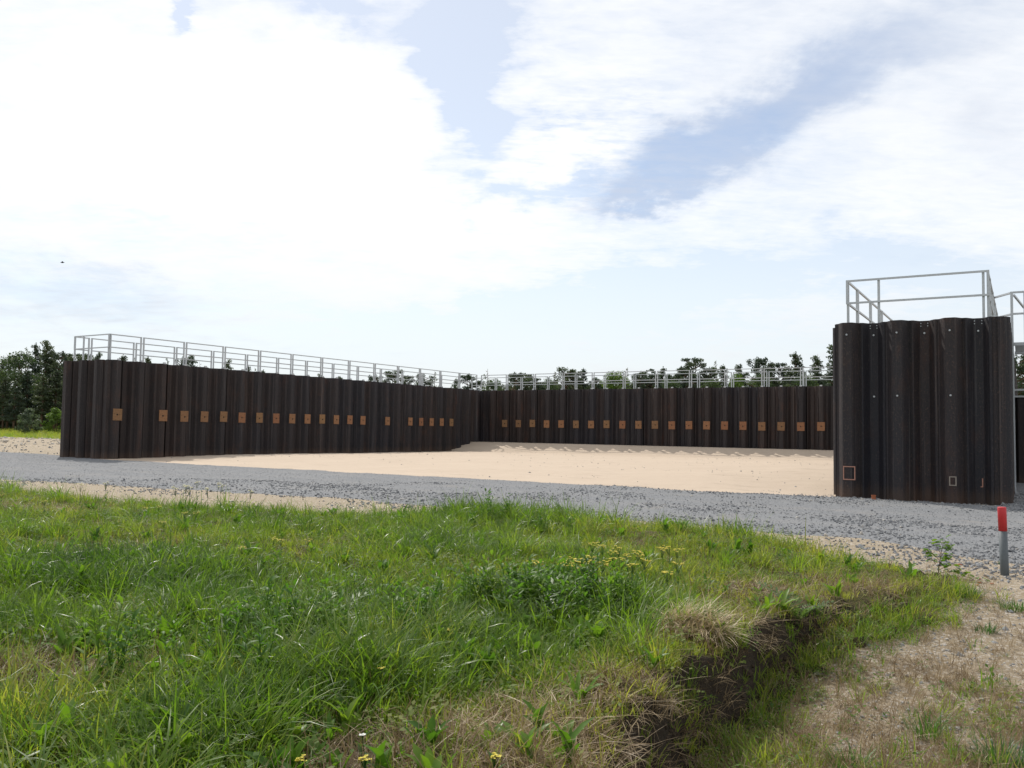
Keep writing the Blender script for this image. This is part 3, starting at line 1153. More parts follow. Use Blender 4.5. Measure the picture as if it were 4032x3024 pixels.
chipm = stone_mesh('bark_chip', 0.045, 0.35, 5, M['orange'])
chips = [((3775, 2233), 'reddish brown bark scrap on the sand beside the sapling'), ((3770, 2285), 'thin brown bark scrap on the sand below the sapling'),
         ((3858, 2306), 'dark red bark scrap on the sand between sapling and marker post'), ((3850, 2316), 'rust brown bark scrap nearest the bushy grass tuft'),
         ((3905, 2309), 'tiny dark red bark scrap alone on the open sand'), ((3853, 2290), 'small reddish scrap on the sand left of the marker post')]
for i, ((u, v), lab) in enumerate(chips):
    x, y = at(u, v, -0.05)
    o = place('bark_chip', chipm, None, (x, y, float(z_ground(x, y)) + 0.012), i * 1.3)
    o.scale = (1.0 if i < 2 else 0.55, 0.4, 0.5)
    tag(o, lab, 'bark chip', 'bark scraps on the sand')

bx, by, bz = at_dist(246, 1034, 70)
bird = thing('bird', 'tiny dark bird flying high in the sky at the left', 'bird', (bx, by, bz), R(30))
m_ = MB()
m_.tube([(-0.16, 0, 0), (-0.10, 0, 0.01), (0, 0, 0.0), (0.10, 0, 0.015), (0.16, 0, 0.01)], [0.012, 0.035, 0.045, 0.03, 0.006], 8)
m_.build('body', M['bird'], bird, True)
for s in (-1, 1):
    m_ = MB()
    m_.add([(-0.06, 0, 0.02), (0.07, 0, 0.02), (0.03, s * 0.13, 0.09), (-0.06, s * 0.14, 0.085), (-0.08, s * 0.28, 0.05)],
           [(0, 1, 2, 3), (3, 2, 4)])
    m_.build('wing', M['bird'], bird)

# ------------------------------------------------------------------ trees
def quads_cloud(centres, sizes, rg, squash=1.0):
    """leaf-sized quads with random orientation"""
    n = len(centres)
    a = rg.normal(size=(n, 3))
    a /= np.linalg.norm(a, axis=1)[:, None]
    b = rg.normal(size=(n, 3))
    b -= (a * b).sum(1)[:, None] * a
    b /= np.linalg.norm(b, axis=1)[:, None]
    s = sizes[:, None]
    v = np.stack([centres - a * s - b * s * 0.6, centres + a * s - b * s * 0.55, centres + a * s * 0.9 + b * s * 0.6, centres - a * s * 0.8 + b * s * 0.5], 1)
    q = np.arange(4 * n).reshape(n, 4)
    return v.reshape(-1, 3), q


def crown_mesh(name, clumps, per, leaf, mat, seed):
    """clumps: rows of (x, y, z, radius_xy, radius_z)"""
    rg = np.random.default_rng(seed)
    cs, tone = [], []
    for c in clumps:
        k = max(6, int(per * c[3] * c[3]))
        d = rg.normal(size=(k, 3))
        d /= np.linalg.norm(d, axis=1)[:, None]
        r = rg.random(k) ** 0.5
        p = d * r[:, None] * np.array([c[3], c[3], c[4]]) + np.array(c[:3])
        cs.append(p)
        tone.append(np.clip(0.45 + 0.35 * rg.normal() + 0.25 * rg.normal(size=k), 0, 1))
    cs = np.concatenate(cs)
    tone = np.concatenate(tone)
    v, q = quads_cloud(cs, leaf * (0.6 + 0.8 * rg.random(len(cs))), rg)
    return quick_mesh(name, v, q, mat, False, {'leaf': np.repeat(tone, 4)})


def trunk_mesh(h, r, limbs, seed, lean=0.2):
    rg = np.random.default_rng(seed)
    m = MB()
    pts = [(lean * math.sin(t * 2.3) * t, lean * math.cos(t * 1.9) * t * 0.6, h * t) for t in np.linspace(0, 1, 7)]
    m.tube(pts, [r * (1 - 0.85 * t) for t in np.linspace(0, 1, 7)], 6)
    for l in limbs:
        m.tube([l[0], ((l[0][0] + l[1][0]) / 2, (l[0][1] + l[1][1]) / 2, (l[0][2] + l[1][2]) / 2 + 0.05), l[1]], [r * 0.35, r * 0.22, r * 0.1], 4, cap=False)
    return m.mesh('trunk', M['bark'], True)


def make_tree(kind, seed):
    """meshes for a tree of height 10 (scaled when placed)"""
    rg = np.random.default_rng(seed)
    cl, limbs = [], []
    if kind == 'pine':
        for z in np.arange(2.0, 9.7, 0.5):
            rad = 1.75 * (1 - (z / 10.4) ** 1.35) * (0.55 + 0.7 * rg.random()) + 0.12
            for k in range(4 if z < 8.5 else 2):
                a = rg.random() * 6.28
                rr = rad * (0.45 + 0.6 * rg.random())
                c = (rr * math.cos(a), rr * math.sin(a), z + 0.35 * rg.random() + 0.12 * rr)
                cl.append((*c, 0.42 + 0.34 * rg.random() * (1.1 - z / 12), 0.24 + 0.12 * rg.random()))
                limbs.append(((0, 0, z - 0.2), c))
                if rr > 0.9:
                    cl.append((c[0] * 0.55, c[1] * 0.55, c[2] - 0.1, 0.5, 0.26))
        cl += [(0.02, 0.02, 9.6, 0.28, 0.42), (0.1, 0, 9.95, 0.14, 0.26), (0, 0, 9.0, 0.45, 0.4)]
        crown = crown_mesh('crown', cl, 300, 0.078, M['pine'], seed + 1)
        tr = trunk_mesh(9.6, 0.17, limbs, seed + 2)
    elif kind == 'spread_pine':
        for z in np.arange(4.5, 9.9, 0.45):
            rad = 2.9 * math.sin(min(1.0, (z - 3.6) / 4.2) * 1.6) * (1.05 - ((z - 4.5) / 6.2) ** 2.5)
            for k in range(5):
                a = rg.random() * 6.28
                rr = rad * (0.35 + 0.7 * rg.random())
                c = (rr * math.cos(a), rr * math.sin(a), z + 0.3 * rg.random())
                cl.append((*c, 0.40 + 0.35 * rg.random(), 0.25 + 0.15 * rg.random()))
                limbs.append(((0, 0, z - 0.5), c))
        cl += [(0.2, 0, 9.7, 0.4, 0.35)]
        crown = crown_mesh('crown', cl, 290, 0.078, M['pine'], seed + 1)
        tr = trunk_mesh(9.4, 0.2, limbs, seed + 2, 0.5)
    elif kind == 'bare':
        for z in np.arange(4.5, 9.9, 0.42):
            for k in range(2):
                a = rg.random() * 6.28
                rr = (10.4 - z) * 0.26 * (0.5 + 0.7 * rg.random())
                c = (rr * math.cos(a), rr * math.sin(a), z + rr * 0.9)
                limbs.append(((0, 0, z), c))
                if rg.random() < 0.5:
                    cl.append((*c, 0.22, 0.2))
        crown = crown_mesh('crown', cl, 230, 0.07, M['greybush'], seed + 1)
        tr = trunk_mesh(10.0, 0.10, limbs, seed + 2)
    elif kind in ('broadleaf', 'bright'):
        for k in range(70):
            z = 1.6 + 8.2 * rg.random() ** 0.9
            rad = 2.2 * math.sin(min(1, max(0.08, (z - 0.6) / 9.6)) * math.pi) ** 0.6
            a = rg.random() * 6.28
            rr = rad * rg.random() ** 0.5
            c = (rr * math.cos(a), rr * math.sin(a), z)
            cl.append((*c, 0.55 + 0.45 * rg.random(), 0.45 + 0.35 * rg.random()))
            if k < 26:
                limbs.append(((0, 0, max(0.8, z - 1.4)), c))
        cl.append((0.1, 0.1, 9.8, 0.4, 0.5))
        crown = crown_mesh('crown', cl, 150, 0.08, M['leafy' if kind == 'broadleaf' else 'bright'], seed + 1)
        tr = trunk_mesh(8.5, 0.16, limbs, seed + 2)
    return crown, tr


KINDS = {'pine': [make_tree('pine', 100 + 7 * i) for i in range(4)], 'spread_pine': [make_tree('spread_pine', 200 + 7 * i) for i in range(3)],
         'bare': [make_tree('bare', 300 + 7 * i) for i in range(2)], 'broadleaf': [make_tree('broadleaf', 400 + 7 * i) for i in range(3)],
         'bright': [make_tree('bright', 500)]}
NAME = {'pine': 'pine_tree', 'spread_pine': 'pine_tree', 'bare': 'bare_tree', 'broadleaf': 'broadleaf_tree', 'bright': 'broadleaf_tree'}
_tc = [0]


def tree(px, ytop, dist, kind, label, group, wid=1.0):
    x, y, zt = at_dist(px, ytop, dist)
    zb = float(z_ground(x, y)) - 0.1
    hgt = zt - zb
    i = _tc[0]
    _tc[0] += 1
    crown, tr = KINDS[kind][i % len(KINDS[kind])]
    t = thing(NAME[kind], label, 'tree', (x, y, zb), (i * 2.399) % 6.283, group)
    place('trunk', tr, t)
    place('crown', crown, t)
    s = hgt / 10.0
    t.scale = (s * wid, s * wid, s)
    return t


GL, GM, GB, GR = 'trees at the left edge of the clearing', 'tree tops showing over the left wall', 'trees behind the far wall', 'trees beyond the access platform'
for px, yt, d, k, w, lab in [
    (-60, 1400, 92, 'pine', 1.2, 'pine cut by the left border of the picture'),
    (13, 1423, 96, 'pine', 1.0, 'narrow pine close to the left border, lowest of its group'),
    (40, 1408, 90, 'broadleaf', 1.1, 'dull green tree second from the left border'),
    (82, 1388, 88, 'broadleaf', 1.15, 'broad pale green tree left of the tallest pine'),
    (110, 1366, 98, 'bare', 1.0, 'thin sparse treetop rising behind the pale green tree'),
    (140, 1354, 100, 'pine', 0.9, 'slim pine with a leaning top left of the tallest pine'),
    (184, 1343, 94, 'pine', 1.05, 'tallest dark pine of the left group'),
    (214, 1381, 98, 'pine', 0.9, 'dark pine right behind the tallest pine on its right'),
    (240, 1382, 95, 'spread_pine', 0.8, 'dark pine second from the left wall end'),
    (262, 1401, 92, 'pine', 0.9, 'dark pine touching the left wall end'),
    (112, 1462, 87, 'pine', 1.3, 'low dark pine in front under the pale green tree'),
    (222, 1455, 86, 'pine', 1.3, 'low dark pine above the right hand bush'),
    (20, 1490, 86, 'pine', 1.4, 'low dark pine in the left border corner'),
    (170, 1480, 85, 'pine', 1.3, 'low dark pine between the two bushes'),
    (62, 1500, 84, 'pine', 1.3, 'low dark pine behind the left hand bush')]:
    tree(px, yt, d, k, lab, GL, w)
for px, yt, d, k, w, lab in [
    (305, 1400, 84, 'spread_pine', 0.7, 'pine top nearest the open end over the left wall'),
    (331, 1391, 86, 'spread_pine', 0.7, 'broad pine top under the short end rail of the left wall'),
    (360, 1404, 84, 'pine', 0.7, 'low pine top second from the end rail of the left wall'),
    (389, 1390, 88, 'pine', 0.8, 'pointed pine top left of the corner of the left rail'),
    (484, 1397, 90, 'pine', 0.9, 'small pine top just right of the left rail corner post'),
    (534, 1406, 92, 'bare', 0.8, 'sparse pale twig top between first left rail joints'),
    (581, 1404, 92, 'pine', 0.9, 'small pine top right of the first left rail joint'),
    (661, 1406, 94, 'bare', 0.8, 'pale sparse twig in the middle of the second left rail panel'),
    (722, 1404, 92, 'spread_pine', 0.6, 'pine top behind the second left rail joint'),
    (758, 1400, 94, 'pine', 0.9, 'dark pine top just right of the second left rail joint'),
    (790, 1424, 93, 'bare', 0.9, 'low sparse twigs left of the third left rail joint'),
    (900, 1418, 96, 'pine', 0.9, 'conical pine top right of the third left rail joint'),
    (978, 1440, 98, 'pine', 0.8, 'small dark pine top left of the fourth left rail joint'),
    (1006, 1448, 98, 'bare', 0.8, 'faint twig top at the fourth left rail joint'),
    (1036, 1456, 98, 'pine', 0.7, 'tiny dark pine tip right of the fourth left rail joint'),
    (1258, 1474, 100, 'pine', 0.8, 'tiny pine tip before the broad pine row over the left wall'),
    (1338, 1480, 100, 'pine', 0.9, 'low dark pine tip left of the broad pine row'),
    (1478, 1474, 96, 'spread_pine', 0.8, 'leftmost of the broad pines over the middle of the left wall'),
    (1556, 1457, 96, 'spread_pine', 1.0, 'highest of the broad pines over the middle of the left wall'),
    (1600, 1478, 98, 'spread_pine', 0.7, 'low broad pine right of the highest broad pine'),
    (1672, 1472, 98, 'spread_pine', 0.9, 'dark pine top near the inner end of the left wall'),
    (1712, 1462, 100, 'bare', 0.9, 'bare pale twigs near the inner end of the left wall'),
    (1795, 1490, 98, 'pine', 0.8, 'small pine tip left of the yard corner'),
    (1850, 1472, 96, 'spread_pine', 1.0, 'dark broad pine over the inner corner of the yard')]:
    tree(px, yt, d, k, lab, GM, w)
for px, yt, d, k, w, lab in [
    (1917, 1452, 92, 'bare', 1.3, 'pale sparse birch just right of the yard corner'),
    (1945, 1492, 90, 'broadleaf', 1.0, 'low dark shrub tree under the pale birch'),
    (2030, 1465, 88, 'spread_pine', 0.8, 'round topped pine first right of the pale birch'),
    (2066, 1470, 90, 'spread_pine', 0.8, 'round topped pine second right of the pale birch'),
    (2112, 1489, 88, 'spread_pine', 0.8, 'low spreading pine in the dip before the tall clump'),
    (2182, 1462, 90, 'bare', 1.1, 'bare twigs on the left edge of the tall clump'),
    (2230, 1447, 88, 'spread_pine', 0.9, 'dark pine with a knobbly top, highest of the left clump'),
    (2262, 1461, 90, 'spread_pine', 0.9, 'dark pine right of the knobbly topped pine'),
    (2295, 1451, 90, 'pine', 0.9, 'slender pine tip on the right edge of the left clump'),
    (2350, 1488, 86, 'spread_pine', 0.8, 'low pine left of the light green tree'),
    (2425, 1464, 84, 'bright', 1.2, 'light green leafy tree behind the middle of the far rail'),
    (2467, 1446, 94, 'bare', 1.2, 'grey sparse treetop above the light green tree'),
    (2524, 1465, 88, 'spread_pine', 0.9, 'broad dark pine right of the light green tree'),
    (2562, 1472, 88, 'spread_pine', 0.8, 'low dark pine between broad pine and small spire'),
    (2612, 1446, 92, 'pine', 0.9, 'small spire pine left of the tall crowned pine'),
    (2660, 1470, 88, 'spread_pine', 0.9, 'low spreading pine at the foot of the tall crowned pine'),
    (2728, 1407, 88, 'spread_pine', 0.85, 'tall pine with a tiered crown standing well above the far rail'),
    (2700, 1442, 86, 'spread_pine', 0.7, 'side pine on the left of the tall crowned pine'),
    (2796, 1446, 88, 'spread_pine', 0.9, 'rounded dark pine right of the tall crowned pine'),
    (2818, 1417, 96, 'bare', 0.8, 'bare pole like dead tree behind the far rail'),
    (2850, 1436, 94, 'pine', 0.8, 'thin pine right of the bare pole like tree'),
    (2912, 1436, 90, 'pine', 1.0, 'pine left of the bushy topped pine pair'),
    (2902, 1474, 80, 'bright', 0.8, 'small light green bush tree low behind the far rail'),
    (2984, 1405, 90, 'spread_pine', 0.75, 'bushy topped pine, larger of its pair'),
    (3030, 1423, 92, 'pine', 0.9, 'small pine right of the bushy topped pine'),
    (3072, 1429, 94, 'spread_pine', 0.6, 'low pine in the gap before the broad cone pine'),
    (3129, 1389, 90, 'pine', 1.25, 'broad cone shaped pine second from the right wall end'),
    (3212, 1403, 88, 'pine', 1.0, 'narrow pine between the broad cone pine and the right wall end'),
    (3224, 1394, 96, 'bare', 0.9, 'bare forked twig top behind the narrow pine'),
    (3285, 1357, 88, 'pine', 1.2, 'tall pine half hidden by the right wall end'),
    (2160, 1492, 84, 'broadleaf', 0.9, 'low leafy tree under the bare twigs of the left clump'),
    (2640, 1490, 82, 'broadleaf', 1.0, 'low leafy tree behind the rail left of the tall crowned pine'),
    (3000, 1480, 82, 'broadleaf', 1.1, 'low leafy tree under the bushy topped pine pair'),
    (3170, 1478, 82, 'broadleaf', 1.1, 'low leafy tree under the narrow pine'),
    (2800, 1488, 82, 'broadleaf', 1.0, 'low leafy tree under the bare pole like tree')]:
    tree(px, yt, d, k, lab, GB, w)
for px, yt, d, k, w, lab in [
    (4005, 1395, 70, 'spread_pine', 0.7, 'dark pine glimpsed between the platform posts'),
    (4040, 1360, 74, 'pine', 1.0, 'dark pine cut by the right border behind the platform'),
    (4120, 1380, 78, 'pine', 1.1, 'dark pine just outside the right border')]:
    tree(px, yt, d, k, lab, GR, w)

# two round bushes at the forest edge
for px, yt, yb, mat_, w, lab in ((112, 1612, 1692, 'greybush', 1.5, 'round grey green bush at the forest edge, left of the pair'),
                                 (226, 1608, 1692, 'bright', 1.4, 'upright fresh green bush beside the left wall end')):
    d = 76
    x, y, zt = at_dist(px, yt, d)
    zb = float(z_ground(x, y)) - 0.05
    hh = zt - zb
    rg = np.random.default_rng(px)
    cl = []
    for k in range(46):
        t = rg.random()
        rad = w * 0.8 * math.sqrt(max(0.05, 1 - (2 * t - 0.75) ** 2))
        a = rg.random() * 6.28
        rr = rad * rg.random() ** 0.5
        cl.append((rr * math.cos(a), rr * math.sin(a), 0.1 + t * hh * 0.92, 0.30, 0.24))
    b = thing('bush', lab, 'bush', (x, y, zb), 0, 'bushes at the forest edge')
    place('foliage', crown_mesh('foliage', cl, 700, 0.055, M[mat_], px), b)
    m_ = MB()
    for k in range(6):
        a = k * 1.05
        m_.tube([(0.1 * math.cos(a), 0.1 * math.sin(a), 0), (0.5 * math.cos(a), 0.5 * math.sin(a), hh * 0.6)], [0.04, 0.012], 5)
    m_.build('stems', M['bark'], b)

# dense understorey and distant wood that reads as one mass
rg = np.random.default_rng(77)
cl = []
for k in range(420):
    x = rg.uniform(-95, -45)
    y = rg.uniform(92, 112)
    cl.append((x, y, 0.4 + rg.random() * 4.5, 1.5, 1.1))
for k in range(1250):
    x = rg.uniform(-45, 90)
    y = rg.uniform(100, 118)
    cl.append((x, y, 0.4 + rg.random() * (7.4 if x > 14 else 6.5 if x > -3 else 3.6), 1.5, 1.1))
wood = place('distant_wood', crown_mesh('distant_wood', cl, 42, 0.22, M['pine'], 78))
tag(wood, 'dark mass of the wood behind the nearer trees', 'wood', None, 'stuff')


# ------------------------------------------------------------------ blades, tufts and instanced ground cover
def ribbon(m, base, heading, length, width, lean, curl, segs=4, twist=0.0):
    """an arching blade: starts at base, leans by lean (rad from vertical) and curls over by curl"""
    a = lean
    p = Vector(base)
    hx, hy = math.cos(heading), math.sin(heading)
    sx_, sy_ = -hy, hx
    o = len(m.v)
    for i in range(segs + 1):
        t = i / segs
        w = width * (0.55 + 0.9 * t * (1 - t) * 2) * (1 - t ** 3) * 0.5 + 0.0003
        tw = twist * t
        c, s = math.cos(tw), math.sin(tw)
        off = Vector((sx_ * c, sy_ * c, s)) * w
        m.v.append(tuple(p - off))
        m.v.append(tuple(p + off))
        st = length / segs
        p = p + Vector((hx * math.sin(a), hy * math.sin(a), math.cos(a))) * st
        a += curl / segs
    for i in range(segs):
        k = o + 2 * i
        m.f.append((k, k + 1, k + 3, k + 2))


def tuft(name, n, spread, lmin, lmax, wmin, wmax, lean, curl, mat, seed, lay=False, wind=0.35):
    rg = random.Random(seed)
    m = MB()
    for i in range(n):
        a = rg.uniform(0, 6.283)
        r = spread * rg.random() ** 0.5
        L = rg.uniform(lmin, lmax)
        hd = a + rg.gauss(0, 0.7) if not lay else rg.uniform(0, 6.283)
        if rg.random() < wind:
            hd = rg.gauss(0.5, 0.8)
        ln = abs(rg.gauss(lean, lean * 0.5)) + (0.0 if not lay else 0.9)
        ribbon(m, (r * math.cos(a), r * math.sin(a), -0.01 + (0.03 * rg.random() if lay else 0)), hd, L, rg.uniform(wmin, wmax), ln,
               rg.uniform(0.2, 1.0) * curl, 5 if lmax > 0.25 else 3, rg.uniform(-0.8, 0.8))
    return m.mesh(name, mat, True)


def herb_tuft(name, n, spread, size, mat, seed):
    rg = random.Random(seed)
    m = MB()
    for i in range(n):
        a = rg.uniform(0, 6.283)
        r = spread * rg.random() ** 0.5
        z = rg.uniform(0.02, 0.10)
        c = Vector((r * math.cos(a), r * math.sin(a), z))
        h = rg.uniform(0, 6.283)
        t = Vector((math.cos(h), math.sin(h), rg.uniform(-0.2, 0.7))).normalized() * size * rg.uniform(0.7, 1.3)
        s = Vector((-math.sin(h), math.cos(h), rg.uniform(-0.3, 0.3))) * size * 0.33
        m.add([c, c + t * 0.5 + s, c + t, c + t * 0.5 - s], [(0, 1, 2, 3)])
    return m.mesh(name, mat, True)


def scatter(name, label, cat, protos, P, yaw, scl, tint, idx=None, tilt=0.0, kind='stuff'):
    """one object: points carrying attributes, instanced by geometry nodes"""
    n = len(P)
    me = bpy.data.meshes.new(name)
    me.vertices.add(n)
    me.vertices.foreach_set('co', np.ascontiguousarray(P, np.float32).ravel())
    rot = np.zeros((n, 3), np.float32)
    rot[:, 0] = RNG.normal(0, 1, n) * tilt
    rot[:, 1] = RNG.normal(0, 1, n) * tilt
    rot[:, 2] = yaw
    a = me.attributes.new('rot', 'FLOAT_VECTOR', 'POINT')
    a.data.foreach_set('vector', rot.ravel())
    for nm, vals in (('scl', scl), ('tint', tint)):
        a = me.attributes.new(nm, 'FLOAT', 'POINT')
        a.data.foreach_set('value', np.ascontiguousarray(vals, np.float32))
    a = me.attributes.new('idx', 'INT', 'POINT')
    a.data.foreach_set('value', np.ascontiguousarray(RNG.integers(0, len(protos), n) if idx is None else idx, np.int32))
    me.update()
    coll = bpy.data.collections.new(name + ' pieces')
    for i, pm in enumerate(protos):
        coll.objects.link(bpy.data.objects.new(f'{name}_piece_{i:02d}', pm))
    o = place(name, me)
    tag(o, label, cat, None, kind)
    ng = bpy.data.node_groups.new(name, 'GeometryNodeTree')
    ng.interface.new_socket('Geometry', in_out='INPUT', socket_type='NodeSocketGeometry')
    ng.interface.new_socket('Geometry', in_out='OUTPUT', socket_type='NodeSocketGeometry')
    gi, go = ng.nodes.new('NodeGroupInput'), ng.nodes.new('NodeGroupOutput')
    ci = ng.nodes.new('GeometryNodeCollectionInfo')
    ci.inputs['Collection'].default_value = coll
    ci.inputs['Separate Children'].default_value = True
    ci.inputs['Reset Children'].default_value = True
    ip = ng.nodes.new('GeometryNodeInstanceOnPoints')
    ip.inputs['Pick Instance'].default_value = True

    def named(nm, typ):
        nd = ng.nodes.new('GeometryNodeInputNamedAttribute')
        nd.data_type = typ
        nd.inputs['Name'].default_value = nm
        return nd.outputs['Attribute']
    L = ng.links.new
    L(gi.outputs[0], ip.inputs['Points'])
    L(ci.outputs[0], ip.inputs['Instance'])
    L(named('idx', 'INT'), ip.inputs['Instance Index'])
    L(named('rot', 'FLOAT_VECTOR'), ip.inputs['Rotation'])
    L(named('scl', 'FLOAT'), ip.inputs['Scale'])
    L(ip.outputs[0], go.inputs[0])
    md = o.modifiers.new('scatter', 'NODES')
    md.node_group = ng
    return o


def sample(n, x0, x1, y0, y1, power=0.0):
    """random points; more of them near the camera when power > 0"""
    u = RNG.random(n)
    if power:
        y = (y0 ** (1 - power) + u * (y1 ** (1 - power) - y0 ** (1 - power))) ** (1 / (1 - power))
    else:
        y = y0 + u * (y1 - y0)
    x = RNG.uniform(-1, 1, n)
    return x, y


def view_points(n, y0, y1, power, side=0.78, extra=1.2):
    x, y = sample(n, 0, 0, y0, y1, power)
    return x * (side * y + extra), y


tall = [tuft(f'tall_{i}', 13, 0.06, 0.12, 0.36, 0.004, 0.009, 0.38, 1.7, M['gloss' if i % 2 else 'green'], 10 + i) for i in range(5)]
mid = [tuft(f'mid_{i}', 18, 0.06, 0.08, 0.22, 0.004, 0.008, 0.4, 1.1, M['green'], 30 + i) for i in range(4)]
short = [tuft(f'short_{i}', 20, 0.07, 0.04, 0.11, 0.003, 0.006, 0.5, 0.8, M['green'], 50 + i) for i in range(4)]
straw = [tuft(f'straw_{i}', 14, 0.09, 0.08, 0.28, 0.002, 0.005, 0.5, 0.6, M['dry'], 70 + i, True) for i in range(5)]
dryt = [tuft(f'dry_{i}', 12, 0.06, 0.06, 0.20, 0.002, 0.005, 0.5, 0.9, M['dry'], 90 + i) for i in range(4)]
clov = [herb_tuft(f'clover_{i}', 16, 0.08, 0.03, M['clover'], 110 + i) for i in range(3)]

# patches (x, y, radius) that set what grows where
def bumps(x, y, spots):
    s = np.zeros(np.shape(x))
    for px, py, r in spots:
        s = np.maximum(s, np.exp(-((x - px) ** 2 + (y - py) ** 2) / (r * r)))
    return s


def spots_px(lst, z=0.08):
    return [(*at(u, v, z), r) for u, v, r in lst]


LUSH = spots_px([(2150, 2420, 0.75), (1350, 2480, 0.8), (1000, 2560, 0.6), (1900, 2480, 0.5), (700, 2500, 0.5), (1750, 2160, 0.9), (2050, 2060, 1.6),
                 (2900, 2110, 1.1), (450, 2250, 1.0), (900, 2850, 0.45), (1500, 2650, 0.5)])
DRY = spots_px([(150, 2650, 0.38), (1250, 2960, 0.5), (1700, 2930, 0.45), (2050, 2780, 0.4), (2250, 2940, 0.4), (2400, 2700, 0.35), (2680, 2500, 0.35),
                (3000, 2330, 0.4), (3350, 2290, 0.4), (2900, 2450, 0.3), (500, 2160, 1.0), (60, 2020, 1.2), (1300, 2900, 0.35), (620, 2620, 0.3), (2450, 2860, 0.4)])


def fields(x, y):
    lush = np.clip(bumps(x, y, LUSH) + 0.7 * fbm(x, y, 0.7, 3, 71), 0, 1.2)
    dry = np.clip(1.1 * bumps(x, y, DRY) + 0.9 * fbm(x, y, 0.9, 3, 73) - 0.2, 0, 1.2)
    s = mound_s(x, y)
    edge = ss(0.9, 0.1, s) * ss(-0.4, 0.7, x) * ss(10.5, 8.5, y)
    dry = np.clip(dry + 0.22 * edge, 0, 1.2)
    right = ss(0.8, 2.4, x)
    dry = np.clip(dry + 0.35 * ss(5.0, 3.9, y) * ss(-1.6, -0.4, x) + 0.12 * right, 0, 1.2)
    return lush, dry, s, right


def pick(prob):
    return RNG.random(len(prob)) < prob


# long grass
x, y = view_points(52000, 2.7, 21, 0.25)
lush, dry, s, right = fields(x, y)
k = pick(np.clip(0.26 + 0.55 * lush - 0.55 * dry - 0.12 * right, 0.04, 1) * (s > 0.08))
x, y, lush, dry, right = x[k], y[k], lush[k], dry[k], right[k]
z = z_mound(x, y)
idx = np.where(RNG.random(len(x)) < np.clip(0.25 + 0.6 * lush - 0.35 * right, 0.05, 0.9), RNG.integers(0, 5, len(x)), RNG.integers(5, 9, len(x)))
tint = np.clip(0.46 + 0.6 * fbm(x, y, 0.8, 3, 75) - 0.26 * lush + 0.3 * dry + 0.03 + 0.26 * right + RNG.normal(0, 0.16, len(x)), 0, 1)
scl = np.clip(RNG.normal(0.9, 0.22, len(x)) + 0.28 * lush + 0.6 * fbm(x, y, 1.9, 2, 76) - 0.08, 0.35, 1.6)
scatter('long_grass', 'long green grass arching over the mound in the foreground', 'grass', tall + mid, np.stack([x, y, z], 1),
        RNG.uniform(0, 6.28, len(x)) * 0.5 - 0.8, scl, tint, idx, 0.12)

# bigger tussocks that stand out of the sward
big = [tuft(f'tussock_{i}', 44, 0.11, 0.20, 0.50, 0.004, 0.009, 0.42, 1.6, M['gloss' if i == 1 else 'green'], 400 + i, wind=0.2) for i in range(4)]
x, y = view_points(3600, 2.9, 18, 0.3)
lush, dry, s, right = fields(x, y)
k = pick(np.clip(0.06 + 0.42 * lush - 0.3 * dry - 0.12 * right, 0, 0.8) * (s > 0.2))
x, y, lush = x[k], y[k], lush[k]
scatter('grass_tussocks', 'tall arching grass tussocks in the lush parts of the mound', 'grass', big, np.stack([x, y, z_mound(x, y)], 1),
        RNG.uniform(0, 6.28, len(x)), np.clip(RNG.normal(0.85, 0.18, len(x)), 0.5, 1.2),
        np.clip(0.36 + 0.5 * fbm(x, y, 0.8, 3, 98) + RNG.normal(0, 0.15, len(x)), 0, 1), None, 0.08)

# short turf
x, y = view_points(46000, 2.7, 21, 0.3)
lush, dry, s, right = fields(x, y)
k = pick(np.clip(0.85 - 0.55 * dry, 0.08, 1) * (s > 0.0))
x, y, dry, right = x[k], y[k], dry[k], right[k]
z = z_mound(x, y)
idx = np.where(RNG.random(len(x)) < 0.75, RNG.integers(0, 4, len(x)), RNG.integers(4, 7, len(x)))
tint = np.clip(0.5 + 0.5 * fbm(x, y, 1.1, 3, 77) + 0.3 * dry + 0.2 * right + RNG.normal(0, 0.15, len(x)), 0, 1)
scatter('short_grass', 'short green turf between the long grass on the mound', 'grass', short + clov, np.stack([x, y, z], 1),
        RNG.uniform(0, 6.28, len(x)), RNG.uniform(0.7, 1.3, len(x)), tint, idx, 0.15)

# dead straw lying in the turf and hanging from the bank
x, y = view_points(36000, 2.6, 19, 0.55)
lush, dry, s, right = fields(x, y)
k = pick(np.clip(0.05 + 0.85 * dry - 0.15 * lush, 0, 1) * (s > 0.03))
x, y, dry = x[k], y[k], dry[k]
z = z_mound(x, y)
idx = np.where(RNG.random(len(x)) < 0.7, RNG.integers(0, 5, len(x)), RNG.integers(5, 9, len(x)))
tint = np.clip(0.38 + 0.5 * fbm(x, y, 1.5, 3, 79) + RNG.normal(0, 0.2, len(x)), 0, 1)
scatter('dead_grass', 'dead straw coloured grass matted over the mound and its crumbling bank', 'dry grass', straw + dryt, np.stack([x, y, z], 1),
        RNG.uniform(0, 6.28, len(x)), RNG.uniform(0.6, 1.25, len(x)), tint, idx, 0.22)

